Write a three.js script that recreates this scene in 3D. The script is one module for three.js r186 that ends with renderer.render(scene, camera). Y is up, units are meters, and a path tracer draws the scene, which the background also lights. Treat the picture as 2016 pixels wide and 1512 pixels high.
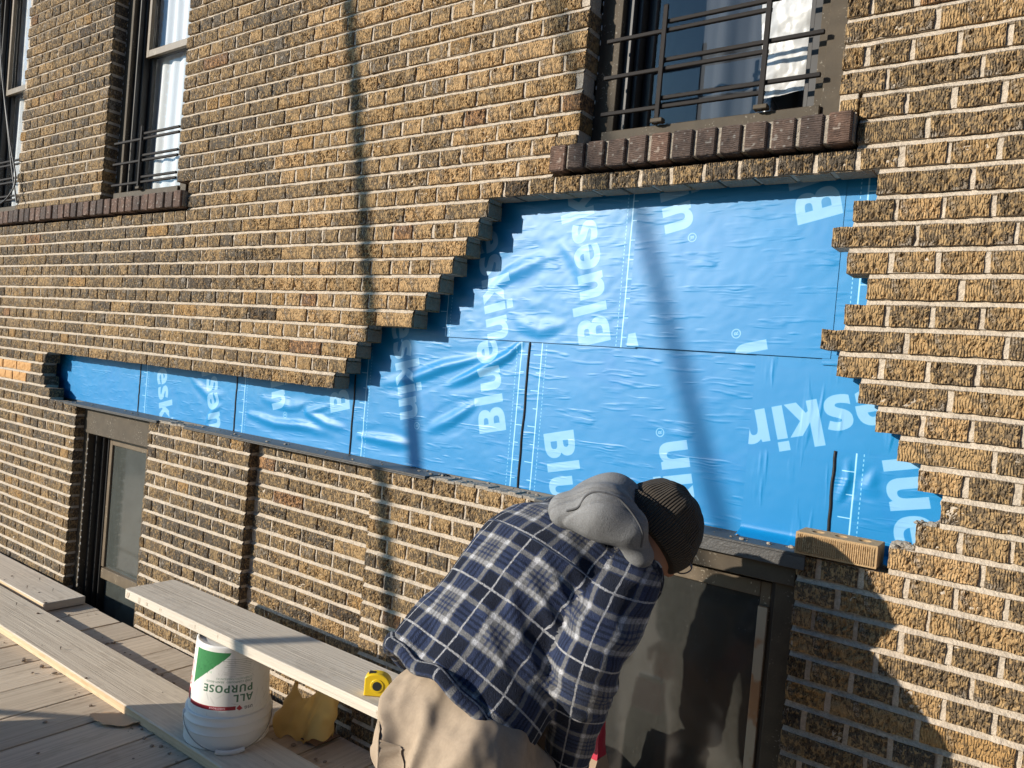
import * as THREE from 'three';
import { Sky } from 'three/addons/objects/Sky.js';
import { mergeGeometries, toCreasedNormals } from 'three/addons/utils/BufferGeometryUtils.js';
import { ImprovedNoise } from 'three/addons/math/ImprovedNoise.js';

// ---------- camera, sky, sun, exposure ----------
const D2R = Math.PI / 180, V3 = THREE.Vector3;
const scene = new THREE.Scene();
const camera = new THREE.PerspectiveCamera(53.06, 4 / 3, 0.05, 400);
camera.position.set(1.769, 1.508, 2.129);
camera.rotation.set(-1.236 * D2R, 35.958 * D2R, 4.949 * D2R, 'YXZ');
const SUN = new V3(-0.85, 0.525, 1).normalize();
const sky = new Sky(); sky.name = 'sky'; sky.scale.setScalar(300); sky.userData.kind = 'structure';
Object.assign(sky.material.uniforms.sunPosition, { value: SUN.clone() });
sky.material.uniforms.turbidity.value = 3; sky.material.uniforms.rayleigh.value = 1.2;
sky.material.uniforms.mieCoefficient.value = 0.004;
if (sky.material.uniforms.cloudCoverage) sky.material.uniforms.cloudCoverage.value = 0;
scene.add(sky);
scene.environmentIntensity = 0.17;
const sun = new THREE.DirectionalLight(new THREE.Color().setRGB(1, 0.905, 0.77), 4.8);
sun.name = 'sun'; sun.position.copy(SUN).multiplyScalar(14); sun.target.position.set(-1, 1.4, 0);
sun.castShadow = true; sun.shadow.mapSize.set(4096, 4096); sun.shadow.radius = 1;
Object.assign(sun.shadow.camera, { left: -8, right: 8, top: 8, bottom: -8, near: 0.5, far: 40 });
scene.add(sun, sun.target);
const renderer = new THREE.WebGLRenderer({ antialias: true });
renderer.shadowMap.enabled = true;
renderer.toneMapping = THREE.LinearToneMapping;
renderer.toneMappingExposure = 1.32;

// ---------- helpers ----------
const rng = (s) => () => { s |= 0; s = s + 0x6D2B79F5 | 0; let t = Math.imul(s ^ s >>> 15, 1 | s); t = t + Math.imul(t ^ t >>> 7, 61 | t) ^ t; return ((t ^ t >>> 14) >>> 0) / 4294967296; };
const R0 = rng(7); const rr = (a, b, r = R0) => a + (b - a) * r();
const PN = new ImprovedNoise(); const N3 = (x, y, z = 0.37) => PN.noise(x + 101.3, y + 57.7, z + 11.1);
const fbm = (x, y, o = 4, z = 0.37) => { let a = 0.5, s = 0; for (let i = 0; i < o; i++) { s += a * N3(x, y, z + i * 3.1); x *= 2.03; y *= 2.03; a *= 0.5; } return s; };
// noise that repeats with whole numbers px, py
const TW = 64, tab = (() => { const r = rng(99), t = new Float32Array(TW * TW); for (let i = 0; i < t.length; i++) t[i] = r() * 2 - 1; return t; })();
function tn(x, y, px, py, s = 0) { const xi = Math.floor(x), yi = Math.floor(y), fx = x - xi, fy = y - yi, u = fx * fx * (3 - 2 * fx), v = fy * fy * (3 - 2 * fy);
  const g = (a, b) => { a = ((a % px) + px) % px; b = ((b % py) + py) % py; return tab[((a * 7 + b * 131 + s * 1013 + (a * b * 3)) % (TW * TW) + TW * TW) % (TW * TW)]; };
  return (g(xi, yi) * (1 - u) + g(xi + 1, yi) * u) * (1 - v) + (g(xi, yi + 1) * (1 - u) + g(xi + 1, yi + 1) * u) * v; }
const cl = (x, a = 0, b = 1) => Math.min(b, Math.max(a, x)), mix = (a, b, t) => a + (b - a) * t, sst = (a, b, x) => { x = cl((x - a) / (b - a)); return x * x * (3 - 2 * x); };
const lin = (r, g, b) => new THREE.Color().setRGB(r, g, b);
const toS = (c) => 255 * (c <= 0.0031308 ? c * 12.92 : 1.055 * Math.pow(c, 1 / 2.4) - 0.055);
function dtex(w, h, fn, { srgb = true, rep = [1, 1] } = {}) {       // fn(u,v) -> [r,g,b] linear or grey
  const d = new Uint8Array(w * h * 4);
  for (let j = 0; j < h; j++) for (let i = 0; i < w; i++) { const c = fn((i + 0.5) / w, (j + 0.5) / h), k = (j * w + i) * 4; const a = Array.isArray(c);
    for (let q = 0; q < 3; q++) { const v = a ? c[q] : c; d[k + q] = cl(srgb ? toS(cl(v)) : v * 255, 0, 255); } d[k + 3] = 255; }
  const t = new THREE.DataTexture(d, w, h, THREE.RGBAFormat); t.wrapS = t.wrapT = THREE.RepeatWrapping; t.magFilter = THREE.LinearFilter; t.minFilter = THREE.LinearMipmapLinearFilter; t.generateMipmaps = true;
  if (srgb) t.colorSpace = THREE.SRGBColorSpace; t.repeat.set(...rep); t.needsUpdate = true; return t;
}
function ctex(w, h, draw) { const c = document.createElement('canvas'); c.width = w; c.height = h; draw(c.getContext('2d'), w, h); const t = new THREE.CanvasTexture(c); t.colorSpace = THREE.SRGBColorSpace; t.anisotropy = 8; return t; }
const M = (o) => new THREE.MeshStandardMaterial({ metalness: 0, roughness: 0.85, ...o });
const MP = (o) => new THREE.MeshPhysicalMaterial({ metalness: 0, ...o });
function shadow(o) { o.castShadow = o.receiveShadow = true; return o; }
const taken = {};
const numbered = (n) => { const k = taken[n] = (taken[n] ?? -1) + 1; return k ? `${n}_${String(k).padStart(3, '0')}` : n; };
function tag(o, label, category, group) { o.userData.label = label; o.userData.category = category; if (group) o.userData.group = group; return o; }
function thing(name, label, category, pos = [0, 0, 0], group) { const g = new THREE.Group(); g.name = numbered(name); g.position.set(...pos); scene.add(g); return tag(g, label, category, group); }
function part(name, geo, mat, parent, pos) { const m = shadow(new THREE.Mesh(geo, mat)); m.name = name; if (pos) m.position.set(...pos); parent.add(m); return m; }
function grp(name, parent, pos) { const g = new THREE.Group(); g.name = name; if (pos) g.position.set(...pos); parent.add(g); return g; }
// chamfered box from min to max corner, uv in metres
function cbox(x0, x1, y0, y1, z0, z1, c = 0.003) {
  const w = (x1 - x0) / 2, h = (y1 - y0) / 2, d = (z1 - z0) / 2; c = Math.min(c, w * 0.45, h * 0.45, d * 0.45);
  const P = [], push = (...v) => { for (const q of v) P.push(...q); };
  const f = (s) => s, quad = (a, b, e, g) => push(a, b, e, a, e, g);
  const S = [w, h, d], ax = [[0, 1, 2], [1, 2, 0], [2, 0, 1]];
  const pt = (i, j, k, a, b, e) => { const q = [0, 0, 0]; q[i] = a; q[j] = b; q[k] = e; return q; };
  for (const [i, j, k] of ax) for (const s of [1, -1]) { const A = S[i] - c, B = S[j] - c, E = S[k] * s; const q = [pt(i, j, k, -A, -B, E), pt(i, j, k, A, -B, E), pt(i, j, k, A, B, E), pt(i, j, k, -A, B, E)]; s > 0 ? quad(...q) : quad(q[0], q[3], q[2], q[1]); }
  for (const [i, j, k] of ax) for (const s of [1, -1]) for (const t of [1, -1]) { // edge along i between faces j=s and k=t
    const A = S[i] - c; const q = [pt(i, j, k, -A, s * S[j], t * (S[k] - c)), pt(i, j, k, A, s * S[j], t * (S[k] - c)), pt(i, j, k, A, s * (S[j] - c), t * S[k]), pt(i, j, k, -A, s * (S[j] - c), t * S[k])]; s * t > 0 ? quad(...q) : quad(q[0], q[3], q[2], q[1]); }
  for (const s of [1, -1]) for (const t of [1, -1]) for (const r of [1, -1]) { const a = [s * S[0], t * (S[1] - c), r * (S[2] - c)], b = [s * (S[0] - c), t * S[1], r * (S[2] - c)], e = [s * (S[0] - c), t * (S[1] - c), r * S[2]]; s * t * r > 0 ? push(a, b, e) : push(a, e, b); }
  const g = new THREE.BufferGeometry(); g.setAttribute('position', new THREE.Float32BufferAttribute(P, 3)); g.computeVertexNormals(); g.translate((x0 + x1) / 2, (y0 + y1) / 2, (z0 + z1) / 2); return uvm(g);
}
function uvm(g, long = -1) { // box-projected uv in metres; u runs along axis `long` where it can
  const p = g.attributes.position, n = g.attributes.normal, uv = new Float32Array(p.count * 2);
  for (let i = 0; i < p.count; i++) { const q = [p.getX(i), p.getY(i), p.getZ(i)], a = [Math.abs(n.getX(i)), Math.abs(n.getY(i)), Math.abs(n.getZ(i))]; const m = a[0] > a[1] && a[0] > a[2] ? 0 : a[1] > a[2] ? 1 : 2;
    let [u, v] = m === 0 ? [2, 1] : m === 1 ? [0, 2] : [0, 1]; if (v === long) [u, v] = [v, u]; uv[2 * i] = q[u]; uv[2 * i + 1] = q[v]; }
  g.setAttribute('uv', new THREE.BufferAttribute(uv, 2)); return g;
}
const plain = (g) => { const h = g.index ? g.toNonIndexed() : g; for (const k of Object.keys(h.attributes)) if (!['position', 'normal', 'uv'].includes(k)) h.deleteAttribute(k); return h; };
const merge = (a) => mergeGeometries(a.map(plain));
function tube(pts, r, seg = 24, rad = 8, closed = false) { const c = new THREE.CatmullRomCurve3(pts.map((p) => p.isVector3 ? p : new V3(...p)), closed); return new THREE.TubeGeometry(c, seg, r, rad, closed); }
function rod(a, b, r, n = 10) { const A = new V3(...a), B = new V3(...b), g = new THREE.CylinderGeometry(r, r, A.distanceTo(B), n); g.applyQuaternion(new THREE.Quaternion().setFromUnitVectors(new V3(0, 1, 0), B.clone().sub(A).normalize())); const m = A.add(B).multiplyScalar(0.5); return g.translate(m.x, m.y, m.z); }
// ---------- materials ----------
const brickCol = (seed, dark, cov) => dtex(768, 768, (u, v) => {            // covers 0.42 m
  const P = 12, a = tn(u * P, v * P, P, P, seed), b = tn(u * 64, v * 40, 64, 40, seed + 3), c = tn(u * 150, v * 90, 150, 90, seed + 5), e = tn(u * 192, v * 192, 192, 192, seed + 9);
  const k = sst(0.62 - cov, 0.86 - cov, 0.5 + 0.26 * a + 0.34 * b + 0.4 * c), w = sst(0.42, 0.62, 0.55 * a + 0.35 * b + 0.25 * e);
  const t = 1 + 0.2 * c + 0.16 * e + 0.12 * a; let r = 0.365 * t, g = 0.246 * t, bl = 0.118 * t;
  r = mix(r, dark[0] * (1 + 0.5 * e), k); g = mix(g, dark[1] * (1 + 0.5 * e), k); bl = mix(bl, dark[2] * (1 + 0.5 * e), k);
  return [mix(r, 0.36, w * 0.6), mix(g, 0.31, w * 0.6), mix(bl, 0.25, w * 0.6)];
}, { rep: [1 / 0.42, 1 / 0.42] });
const rugH = dtex(768, 768, (u, v) => {                                      // covers 0.3 m: torn vertical ribs
  const w = tn(u * 24, v * 24, 24, 24, 21), m = sst(-0.25, 0.35, tn(u * 10, v * 12, 10, 12, 31) + 0.3 * w);
  const rib = 0.5 + 0.5 * Math.sin((u * 46 + 0.35 * w) * 6.2832), f1 = Math.abs(tn(u * 62, v * 26, 62, 26, 41)), f2 = Math.abs(tn(u * 110, v * 64, 110, 64, 43));
  return cl(mix(0.35 + 0.45 * rib + 0.2 * f2, 0.1 + 1.15 * sst(0.04, 0.5, f1) * 0.7 + 0.35 * f2, m));
}, { srgb: false, rep: [1 / 0.3, 1 / 0.3] });
const BT = [brickCol(1, [0.15, 0.105, 0.055], 0.22), brickCol(12, [0.12, 0.085, 0.048], 0.33), brickCol(25, [0.088, 0.068, 0.046], 0.45)];
const brickMat = (map, c, b = 0.006) => M({ map: BT[map], color: lin(...c), bumpMap: rugH, bumpScale: b, roughness: 0.9 });
const mortCol = dtex(512, 512, (u, v) => { const a = tn(u * 24, v * 24, 24, 24, 2), b = tn(u * 90, v * 90, 90, 90, 6), c = tn(u * 220, v * 220, 220, 220, 8), t = 1 + 0.1 * a + 0.12 * b + 0.12 * c; return [0.47 * t, 0.395 * t, 0.31 * t]; }, { rep: [2, 2] });
const gritH = dtex(512, 512, (u, v) => cl(0.5 + 0.25 * tn(u * 40, v * 40, 40, 40, 3) + 0.25 * tn(u * 110, v * 110, 110, 110, 4) + 0.15 * tn(u * 250, v * 250, 250, 250, 5)), { srgb: false, rep: [2.5, 2.5] });
const BM = [brickMat(0, [1.32, 1.24, 1.2]), brickMat(0, [1.12, 1.06, 1.0]), brickMat(1, [1.05, 1.02, 1]), brickMat(1, [0.9, 0.88, 0.86]), brickMat(2, [0.98, 0.97, 0.97]), brickMat(2, [0.82, 0.8, 0.8]), brickMat(0, [1.12, 0.98, 0.78]), M({ color: lin(0.5, 0.27, 0.1), bumpMap: gritH, bumpScale: 0.001, roughness: 0.85 }), brickMat(1, [1.08, 0.86, 0.78]), brickMat(2, [0.66, 0.62, 0.6])];
const mortarMat = M({ map: mortCol, bumpMap: gritH, bumpScale: 0.0025, roughness: 0.95 });
const greyMortar = M({ map: mortCol, color: lin(0.62, 0.64, 0.66), bumpMap: gritH, bumpScale: 0.004, roughness: 0.95 });
const filmM = M({ map: mortCol, color: lin(0.62, 0.56, 0.5), bumpMap: gritH, bumpScale: 0.003, roughness: 0.95 });
const bronzeDust = dtex(512, 512, (u, v) => { const s = sst(0.62, 0.8, tn(u * 120, v * 120, 120, 120, 15)) * sst(0, 0.6, tn(u * 12, v * 12, 12, 12, 16)), a = 1 + 0.12 * tn(u * 20, v * 20, 20, 20, 17) + 0.06 * tn(u * 140, v * 140, 140, 140, 18); return [mix(0.07 * a, 0.3, s * 0.7), mix(0.054 * a, 0.27, s * 0.7), mix(0.036 * a, 0.22, s * 0.7)]; }, { rep: [2, 2] });
const bronze = MP({ map: bronzeDust, roughness: 0.7, specularIntensity: 0.6 });
const bronzeDark = M({ color: lin(0.016, 0.014, 0.013), roughness: 0.5 });
const bronzeTan = M({ map: bronzeDust, color: lin(1.7, 1.6, 1.45), roughness: 0.5 });
const barMat = MP({ color: lin(0.02, 0.017, 0.016), roughness: 0.72, specularIntensity: 0.4 });
const steelMat = M({ color: lin(0.07, 0.068, 0.066), roughness: 0.55, metalness: 0.2, bumpMap: gritH, bumpScale: 0.001 });
const blackSeal = MP({ color: lin(0.012, 0.012, 0.013), roughness: 0.35 });
const glassMat = MP({ color: 0xffffff, transmission: 1, thickness: 0, roughness: 0.02, ior: 1.5 });
const roomMat = M({ color: lin(0.2, 0.19, 0.17), roughness: 0.95 });
const woodTex = (seed, c, d, knots = 0.5) => { const r = rng(seed * 31 + 5), K = []; for (let i = 0; i < 7; i++) K.push([r(), r(), 0.012 + 0.02 * r()]);
  return dtex(1024, 512, (u, v) => {                                        // u: 2 m along the grain, v: 0.25 m across
    let yy = v + 0.03 * tn(u * 4, v * 3, 4, 3, seed); for (const [ku, kv, kr] of K) { let du = (u - ku) * 8, dv = v - kv; const q = Math.exp(-(du * du * 0.6 + dv * dv) / (kr * kr * 14)); yy += q * 0.05 * Math.sign(dv) * knots; }
    const ring = tn(u * 2 + yy * 3, yy * 34, 64, 34, seed + 1), fine = tn(u * 12, v * 170, 12, 170, seed + 2), ff = tn(u * 40, v * 300, 40, 300, seed + 6), st = sst(0.15, 0.7, tn(u * 12, v * 4, 12, 4, seed + 3) * 0.7 + 0.5 * tn(u * 60, v * 20, 60, 20, seed + 4));
    const g = 0.5 + 0.36 * ring + 0.2 * fine + 0.12 * ff; const k = cl(0.75 - g * 0.7 + st * 0.25);
    let kn = 0; for (const [ku, kv, kr] of K) { const du = (u - ku) * 8, dv = v - kv; kn = Math.max(kn, (1 - sst(kr * 0.5, kr, Math.hypot(du, dv))) * knots); }
    return [0, 1, 2].map((i) => mix(mix(c[i], d[i], k), d[i] * 0.5, kn)); }, { rep: [0.5, 4] }); };
const woodH = dtex(1024, 512, (u, v) => cl(0.5 + 0.3 * tn(u * 6, v * 60, 6, 60, 51) + 0.25 * tn(u * 16, v * 170, 16, 170, 52) + 0.12 * tn(u * 200, v * 200, 200, 200, 53)), { srgb: false, rep: [0.5, 4] });
const wood = (seed, c, d, kn) => M({ map: woodTex(seed, c, d, kn), bumpMap: woodH, bumpScale: 0.0012, roughness: 0.85 });
const deckM = [wood(3, [0.63, 0.525, 0.4], [0.36, 0.285, 0.205], 0.25), wood(8, [0.69, 0.575, 0.44], [0.42, 0.335, 0.24], 0.2), wood(14, [0.58, 0.48, 0.365], [0.33, 0.262, 0.19], 0.3)];
const plankM = [wood(21, [0.68, 0.59, 0.47], [0.44, 0.365, 0.28], 0.4), wood(33, [0.7, 0.61, 0.5], [0.45, 0.38, 0.3], 0.3), wood(40, [0.66, 0.59, 0.49], [0.42, 0.365, 0.295], 0.4)];
const freshEdge = wood(57, [0.72, 0.55, 0.36], [0.45, 0.3, 0.16], 0.1);
// ---------- the brick building ----------
const CR = 0.0675, YF = 2.1, BH = 0.0515, BD = 0.09;
const building = thing('brick_building', 'tan rug-faced brick building wall with a stepped opening cut through it', 'building');
const rowB = (k) => YF - k * CR;
// opening limits for rows 1..15
const LX = [0, .046, .010, -.039, -.094, -.152, -.213, -.271, -.515, -.569, -.622, -.686, -3.314, -3.356, -3.309, -3.23];
const RX = [0, 1.321, 1.27, 1.224, 1.266, 1.321, 1.273, 1.22, 1.267, 1.326, 1.372, 1.43, 1.481, 1.535, 1.487, 1.432];
const XL = -5.4, XR = 2.5, KTOP = -27, KBOT = 34;
const cut = (S, a, b) => S.flatMap(([p, q]) => b <= p || a >= q ? [[p, q]] : [[p, a], [b, q]].filter(([m, n]) => n - m > 0.004));
const OPEN = { W1: [-4.69, -3.91], W2: [-2.775, -1.992], W3: [0.402, 1.207], L1: [-2.88, -2.078], L2: [0.41, 1.212], P: [-1.21, -0.42] };
function spans(k) { let S = [[XL, XR]];
  if (k >= 1 && k <= 15) S = cut(S, LX[k] + 0.001, RX[k] - 0.001);
  if (k <= -2) for (const w of ['W1', 'W2', 'W3']) S = cut(S, ...OPEN[w]);
  if (k === -1 || k === -2) { S = cut(S, 0.312, 1.262); S = cut(S, -4.78, -1.874); }
  if (k >= 16) for (const w of ['L1', 'L2', 'P']) S = cut(S, ...OPEN[w]);
  return S; }
// a brick with a torn, ribbed face: x -L/2..L/2, y 0..BH, face near z 0, back at -BD
function rugBrick(L, seed, nx, ny, kind) {
  const P = [], U = [], I = [], H = BH, f = (x, y) => { const m = kind === 'comb' ? 0.15 : sst(-0.3, 0.3, N3(x * 22, y * 26, seed) + 0.12);
    const flake = Math.abs(N3(x * 100 + N3(x * 60, y * 60, seed) * 1.3, y * 44, seed + 4)), f2 = Math.abs(N3(x * 210, y * 120, seed + 9)), rib = 0.5 + 0.5 * Math.sin((x / 0.0072 + 0.5 * N3(x * 40, y * 30, seed)) * 6.2832);
    return -Math.min(0.0078, mix(0.0012 * rib, 0.0085 * (1 - sst(0.02, 0.28, flake)) + 0.003 * (1 - sst(0, 0.4, f2)), m)); };
  const w = (x, y) => [0.0022 * N3(x * 30, y * 40, seed + 20), 0.0024 * N3(x * 34, y * 40, seed + 30) + 0.0012 * N3(x * 90, y * 60, seed + 33)];
  for (let j = 0; j <= ny; j++) for (let i = 0; i <= nx; i++) { let x = -L / 2 + L * i / nx, y = H * j / ny; const e = i === 0 || j === 0 || i === nx || j === ny; const d = w(x, y);
    const z = e ? -0.0045 + 0.0015 * N3(x * 90, y * 90, seed) : f(x, y); P.push(x + d[0] - (i === 0 ? -0.001 : 0), y + d[1], z); U.push(x, y); }
  for (let j = 0; j < ny; j++) for (let i = 0; i < nx; i++) { const a = j * (nx + 1) + i, b = a + 1, c = a + nx + 1, d = c + 1; I.push(a, b, d, a, d, c); }
  const g = new THREE.BufferGeometry(); g.setAttribute('position', new THREE.Float32BufferAttribute(P, 3)); g.setAttribute('uv', new THREE.Float32BufferAttribute(U, 2)); g.setIndex(I); g.computeVertexNormals();
  // sides: rings of border vertices pulled back
  const ring = []; for (let i = 0; i <= nx; i++) ring.push(i); for (let j = 1; j <= ny; j++) ring.push(j * (nx + 1) + nx); for (let i = nx - 1; i >= 0; i--) ring.push(ny * (nx + 1) + i); for (let j = ny - 1; j >= 0; j--) ring.push(j * (nx + 1));
  const Q = [], UV = []; const step = 2;
  for (let s = 0; s < ring.length - 1; s += 1) { const a = ring[s], b = ring[s + 1], A = [P[3 * a], P[3 * a + 1], P[3 * a + 2]], B = [P[3 * b], P[3 * b + 1], P[3 * b + 2]], A2 = [A[0], A[1], -BD], B2 = [B[0], B[1], -BD];
    const hz = Math.abs(A[1] - B[1]) < Math.abs(A[0] - B[0]); const t = (v) => hz ? [v[0], v[2]] : [v[2], v[1]];
    for (const v of [A, A2, B2, A, B2, B]) { Q.push(...v); UV.push(...t(v)); } }
  const s = new THREE.BufferGeometry(); s.setAttribute('position', new THREE.Float32BufferAttribute(Q, 3)); s.setAttribute('uv', new THREE.Float32BufferAttribute(UV, 2)); s.computeVertexNormals();
  return mergeGeometries([g.toNonIndexed(), s]);
}
const GEO = { s: [], h: [], sl: [], hl: [] };
for (let i = 0; i < 7; i++) { const kd = i === 6 ? 'comb' : ''; GEO.s.push(rugBrick(0.198, i * 7.3 + 1, 60, 12, kd)); GEO.h.push(rugBrick(0.092, i * 5.1 + 90, 29, 12, kd)); GEO.sl.push(rugBrick(0.198, i * 7.3 + 1, 26, 6, kd)); GEO.hl.push(rugBrick(0.092, i * 5.1 + 90, 13, 6, kd)); }
const bricks = [];   // {x,y,z,len,type,row}
function layRow(k, x0, x1, z, phase, type, r) {
  const pitch = type === 's' ? 0.21 : 0.105, L = type === 's' ? 0.198 : 0.0915;
  const n0 = Math.floor((x0 - phase) / pitch) - 1, n1 = Math.ceil((x1 - phase) / pitch) + 1;
  for (let n = n0; n <= n1; n++) { let b = phase + n * pitch, a = b - L; a += rr(-0.002, 0.002, r); b += rr(-0.002, 0.002, r);
    if (a < x0 + 0.016) a = x0; if (b > x1 - 0.016) b = x1; if (b - a < 0.03) continue;
    if (b <= x0 || a >= x1) continue;
    bricks.push({ x: (a + b) / 2, len: b - a, y: rowB(k), z, row: k }); } }
const brr = rng(4242);
for (let k = KTOP; k <= KBOT; k++) for (const [a, b] of spans(k)) { const st = ((k % 2) + 2) % 2 === 1, m4 = ((k % 4) + 4) % 4;
  layRow(k, a, b, 0, st ? (m4 === 1 ? 0.055 : 0.158) : 0, st ? 's' : 'h', brr); }
for (let k = 16; k <= KBOT; k++) { const st = ![16, 22, 28, 33].includes(k); layRow(k, OPEN.P[0] + 0.003, OPEN.P[1] - 0.004, -0.042, st ? (k % 2 ? 0.02 : 0.125) - 0.05 : -0.03, st ? 's' : 'h', brr); }
// mesh them: the 300 that show largest are parts of their own
const camM = new THREE.Matrix4().compose(camera.position, camera.quaternion, new V3(1, 1, 1)).invert();
const fl = 1 / Math.tan(53.06 / 2 * D2R);
for (const b of bricks) { const v = new V3(b.x, b.y + 0.027, b.z).applyMatrix4(camM), sx = fl * v.x / -v.z / (4 / 3), sy = fl * v.y / -v.z; b.vis = v.z < 0 && Math.abs(sx) < 1.03 && Math.abs(sy) < 1.03; 
  const d = v.length(), cosA = (2.129 - b.z) / d; b.size = b.vis ? b.len * cosA / (d * d) : 0; 
  const man = sx * 1.333 > -0.36 && sx < 0.28 && sy < -0.25; if (b.vis && sx > -0.22 && sx < 0.35 && sy < -0.42) b.size *= 0.05; }
const order = [...bricks].sort((p, q) => q.size - p.size); order.forEach((b, i) => { b.own = i < 300; });
const massByMat = new Map(); let nOwn = 0;
for (const b of bricks) {
  const st = b.len > 0.13, near = b.own; const set = GEO[(st ? 's' : 'h') + (near ? '' : 'l')], gi = Math.floor(brr() * set.length), base = st ? 0.198 : 0.092;
  // tone: darker and sootier towards the left and under the left sill
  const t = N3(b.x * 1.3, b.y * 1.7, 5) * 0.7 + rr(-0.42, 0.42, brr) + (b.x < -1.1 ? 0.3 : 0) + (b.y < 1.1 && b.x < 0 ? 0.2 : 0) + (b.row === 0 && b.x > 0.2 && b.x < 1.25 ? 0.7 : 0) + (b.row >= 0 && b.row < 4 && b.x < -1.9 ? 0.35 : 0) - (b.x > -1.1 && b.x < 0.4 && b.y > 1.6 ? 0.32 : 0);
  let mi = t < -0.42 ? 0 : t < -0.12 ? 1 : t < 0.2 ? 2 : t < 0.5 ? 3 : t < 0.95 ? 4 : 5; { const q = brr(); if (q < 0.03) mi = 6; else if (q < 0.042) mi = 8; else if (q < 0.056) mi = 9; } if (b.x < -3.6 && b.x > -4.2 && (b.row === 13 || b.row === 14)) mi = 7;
  const m4 = new THREE.Matrix4().compose(new V3(b.x, b.y + rr(-0.0012, 0.0012, brr), b.z + rr(-0.0022, 0.0016, brr)), new THREE.Quaternion().setFromEuler(new THREE.Euler(0, rr(-0.008, 0.008, brr), rr(-0.006, 0.006, brr))), new V3(b.len / base, 1, 1));
  if (b.own) { const m = part(nOwn++ ? `brick_${String(nOwn - 1).padStart(3, '0')}` : 'brick', set[gi], BM[mi], building); m.applyMatrix4(m4); }
  else { const g = set[gi].clone(); const o = [brr(), brr()], uv = g.attributes.uv; for (let i = 0; i < uv.count; i++) uv.setXY(i, uv.getX(i) + o[0], uv.getY(i) + o[1]); g.applyMatrix4(m4); if (!massByMat.has(mi)) massByMat.set(mi, []); massByMat.get(mi).push(g); }
}
{ // the many smaller bricks: one part with one material per tone
  const mats = [], geos = []; for (const [mi, a] of [...massByMat].sort((p, q) => p[0] - q[0])) { mats.push(BM[mi]); geos.push(mergeGeometries(a)); }
  const g = mergeGeometries(geos, true); const m = part('brickwork', g, mats, building); m.userData.kind = 'stuff'; m.userData.label = 'the smaller bricks farther along the wall'; }
console.log('bricks', bricks.length, 'seen', bricks.filter((b) => b.vis).length);
// mortar: slabs behind the faces, struck bed joints between the courses
const mort = [];
function bed(y, x0, x1, z, r) { const n = Math.max(2, Math.round((x1 - x0) / 0.022)), P = [], U = []; const prof = [];
  for (let i = 0; i <= n; i++) { const x = mix(x0, x1, i / n), q = N3(x * 21, y * 40, 2) , q2 = N3(x * 60, y * 70, 8); prof.push([x, [[y - 0.002, z - 0.009], [y + 0.001 + 0.0026 * q, z - 0.0045 + 0.0036 * q + 0.0022 * q2], [y + 0.006 + 0.0015 * q2, z - 0.0095 + 0.0032 * q2], [y + CR - BH + 0.001, z - 0.0165 + 0.001 * q]]]); }
  for (let i = 0; i < n; i++) for (let j = 0; j < 3; j++) { const [xa, A] = prof[i], [xb, B] = prof[i + 1]; const a = [xa, ...A[j]], b = [xb, ...B[j]], c = [xb, ...B[j + 1]], d = [xa, ...A[j + 1]]; for (const v of [a, b, c, a, c, d]) { P.push(...v); U.push(v[0], v[1]); } }
  const g = new THREE.BufferGeometry(); g.setAttribute('position', new THREE.Float32BufferAttribute(P, 3)); g.setAttribute('uv', new THREE.Float32BufferAttribute(U, 2)); g.computeVertexNormals(); return toCreasedNormals(g, 0.9); }
const slab = (x0, x1, y0, y1, z, dp = 0.0098) => { const n = dp < 0.012 ? Math.max(1, Math.round((x1 - x0) / 0.02)) : 1, g = new THREE.BoxGeometry(x1 - x0, y1 - y0, BD - 0.02, n, dp < 0.012 ? 3 : 1, 1); g.translate((x0 + x1) / 2, (y0 + y1) / 2, z - dp - (BD - 0.02) / 2); if (n > 1) { const p = g.attributes.position; for (let i = 0; i < p.count; i++) if (p.getZ(i) > z - 0.02) p.setZ(i, p.getZ(i) + 0.0045 * N3(p.getX(i) * 37, p.getY(i) * 50, 6)); g.computeVertexNormals(); } return uvm(g); };
const inter = (A, B) => { const o = []; for (const [a, b] of A) for (const [c, d] of B) { const x = Math.max(a, c), y = Math.min(b, d); if (y - x > 0.02) o.push([x, y]); } return o; };
for (let k = KTOP; k <= KBOT; k++) { const S = spans(k);
  for (const [a, b] of S) mort.push(slab(a + 0.004, b - 0.004, rowB(k), rowB(k) + BH, 0));
  const T = k > KTOP ? inter(S, spans(k - 1)) : []; for (const [a, b] of T) { mort.push(slab(a + 0.002, b - 0.002, rowB(k) + BH, rowB(k) + CR, 0, 0.018)); mort.push(bed(rowB(k) + BH, a + 0.003, b - 0.003, 0)); }
}
for (let k = 16; k <= KBOT; k++) { const [a, b] = OPEN.P; mort.push(slab(a + 0.001, b - 0.001, rowB(k), rowB(k) + BH, -0.042)); if (k > 16) { mort.push(slab(a + 0.001, b - 0.001, rowB(k) + BH, rowB(k) + CR, -0.042, 0.018)); mort.push(bed(rowB(k) + BH, a + 0.001, b - 0.001, -0.042)); } }
part('mortar', merge(mort), mortarMat, building);
const YL0 = rowB(16) + BH;
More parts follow.
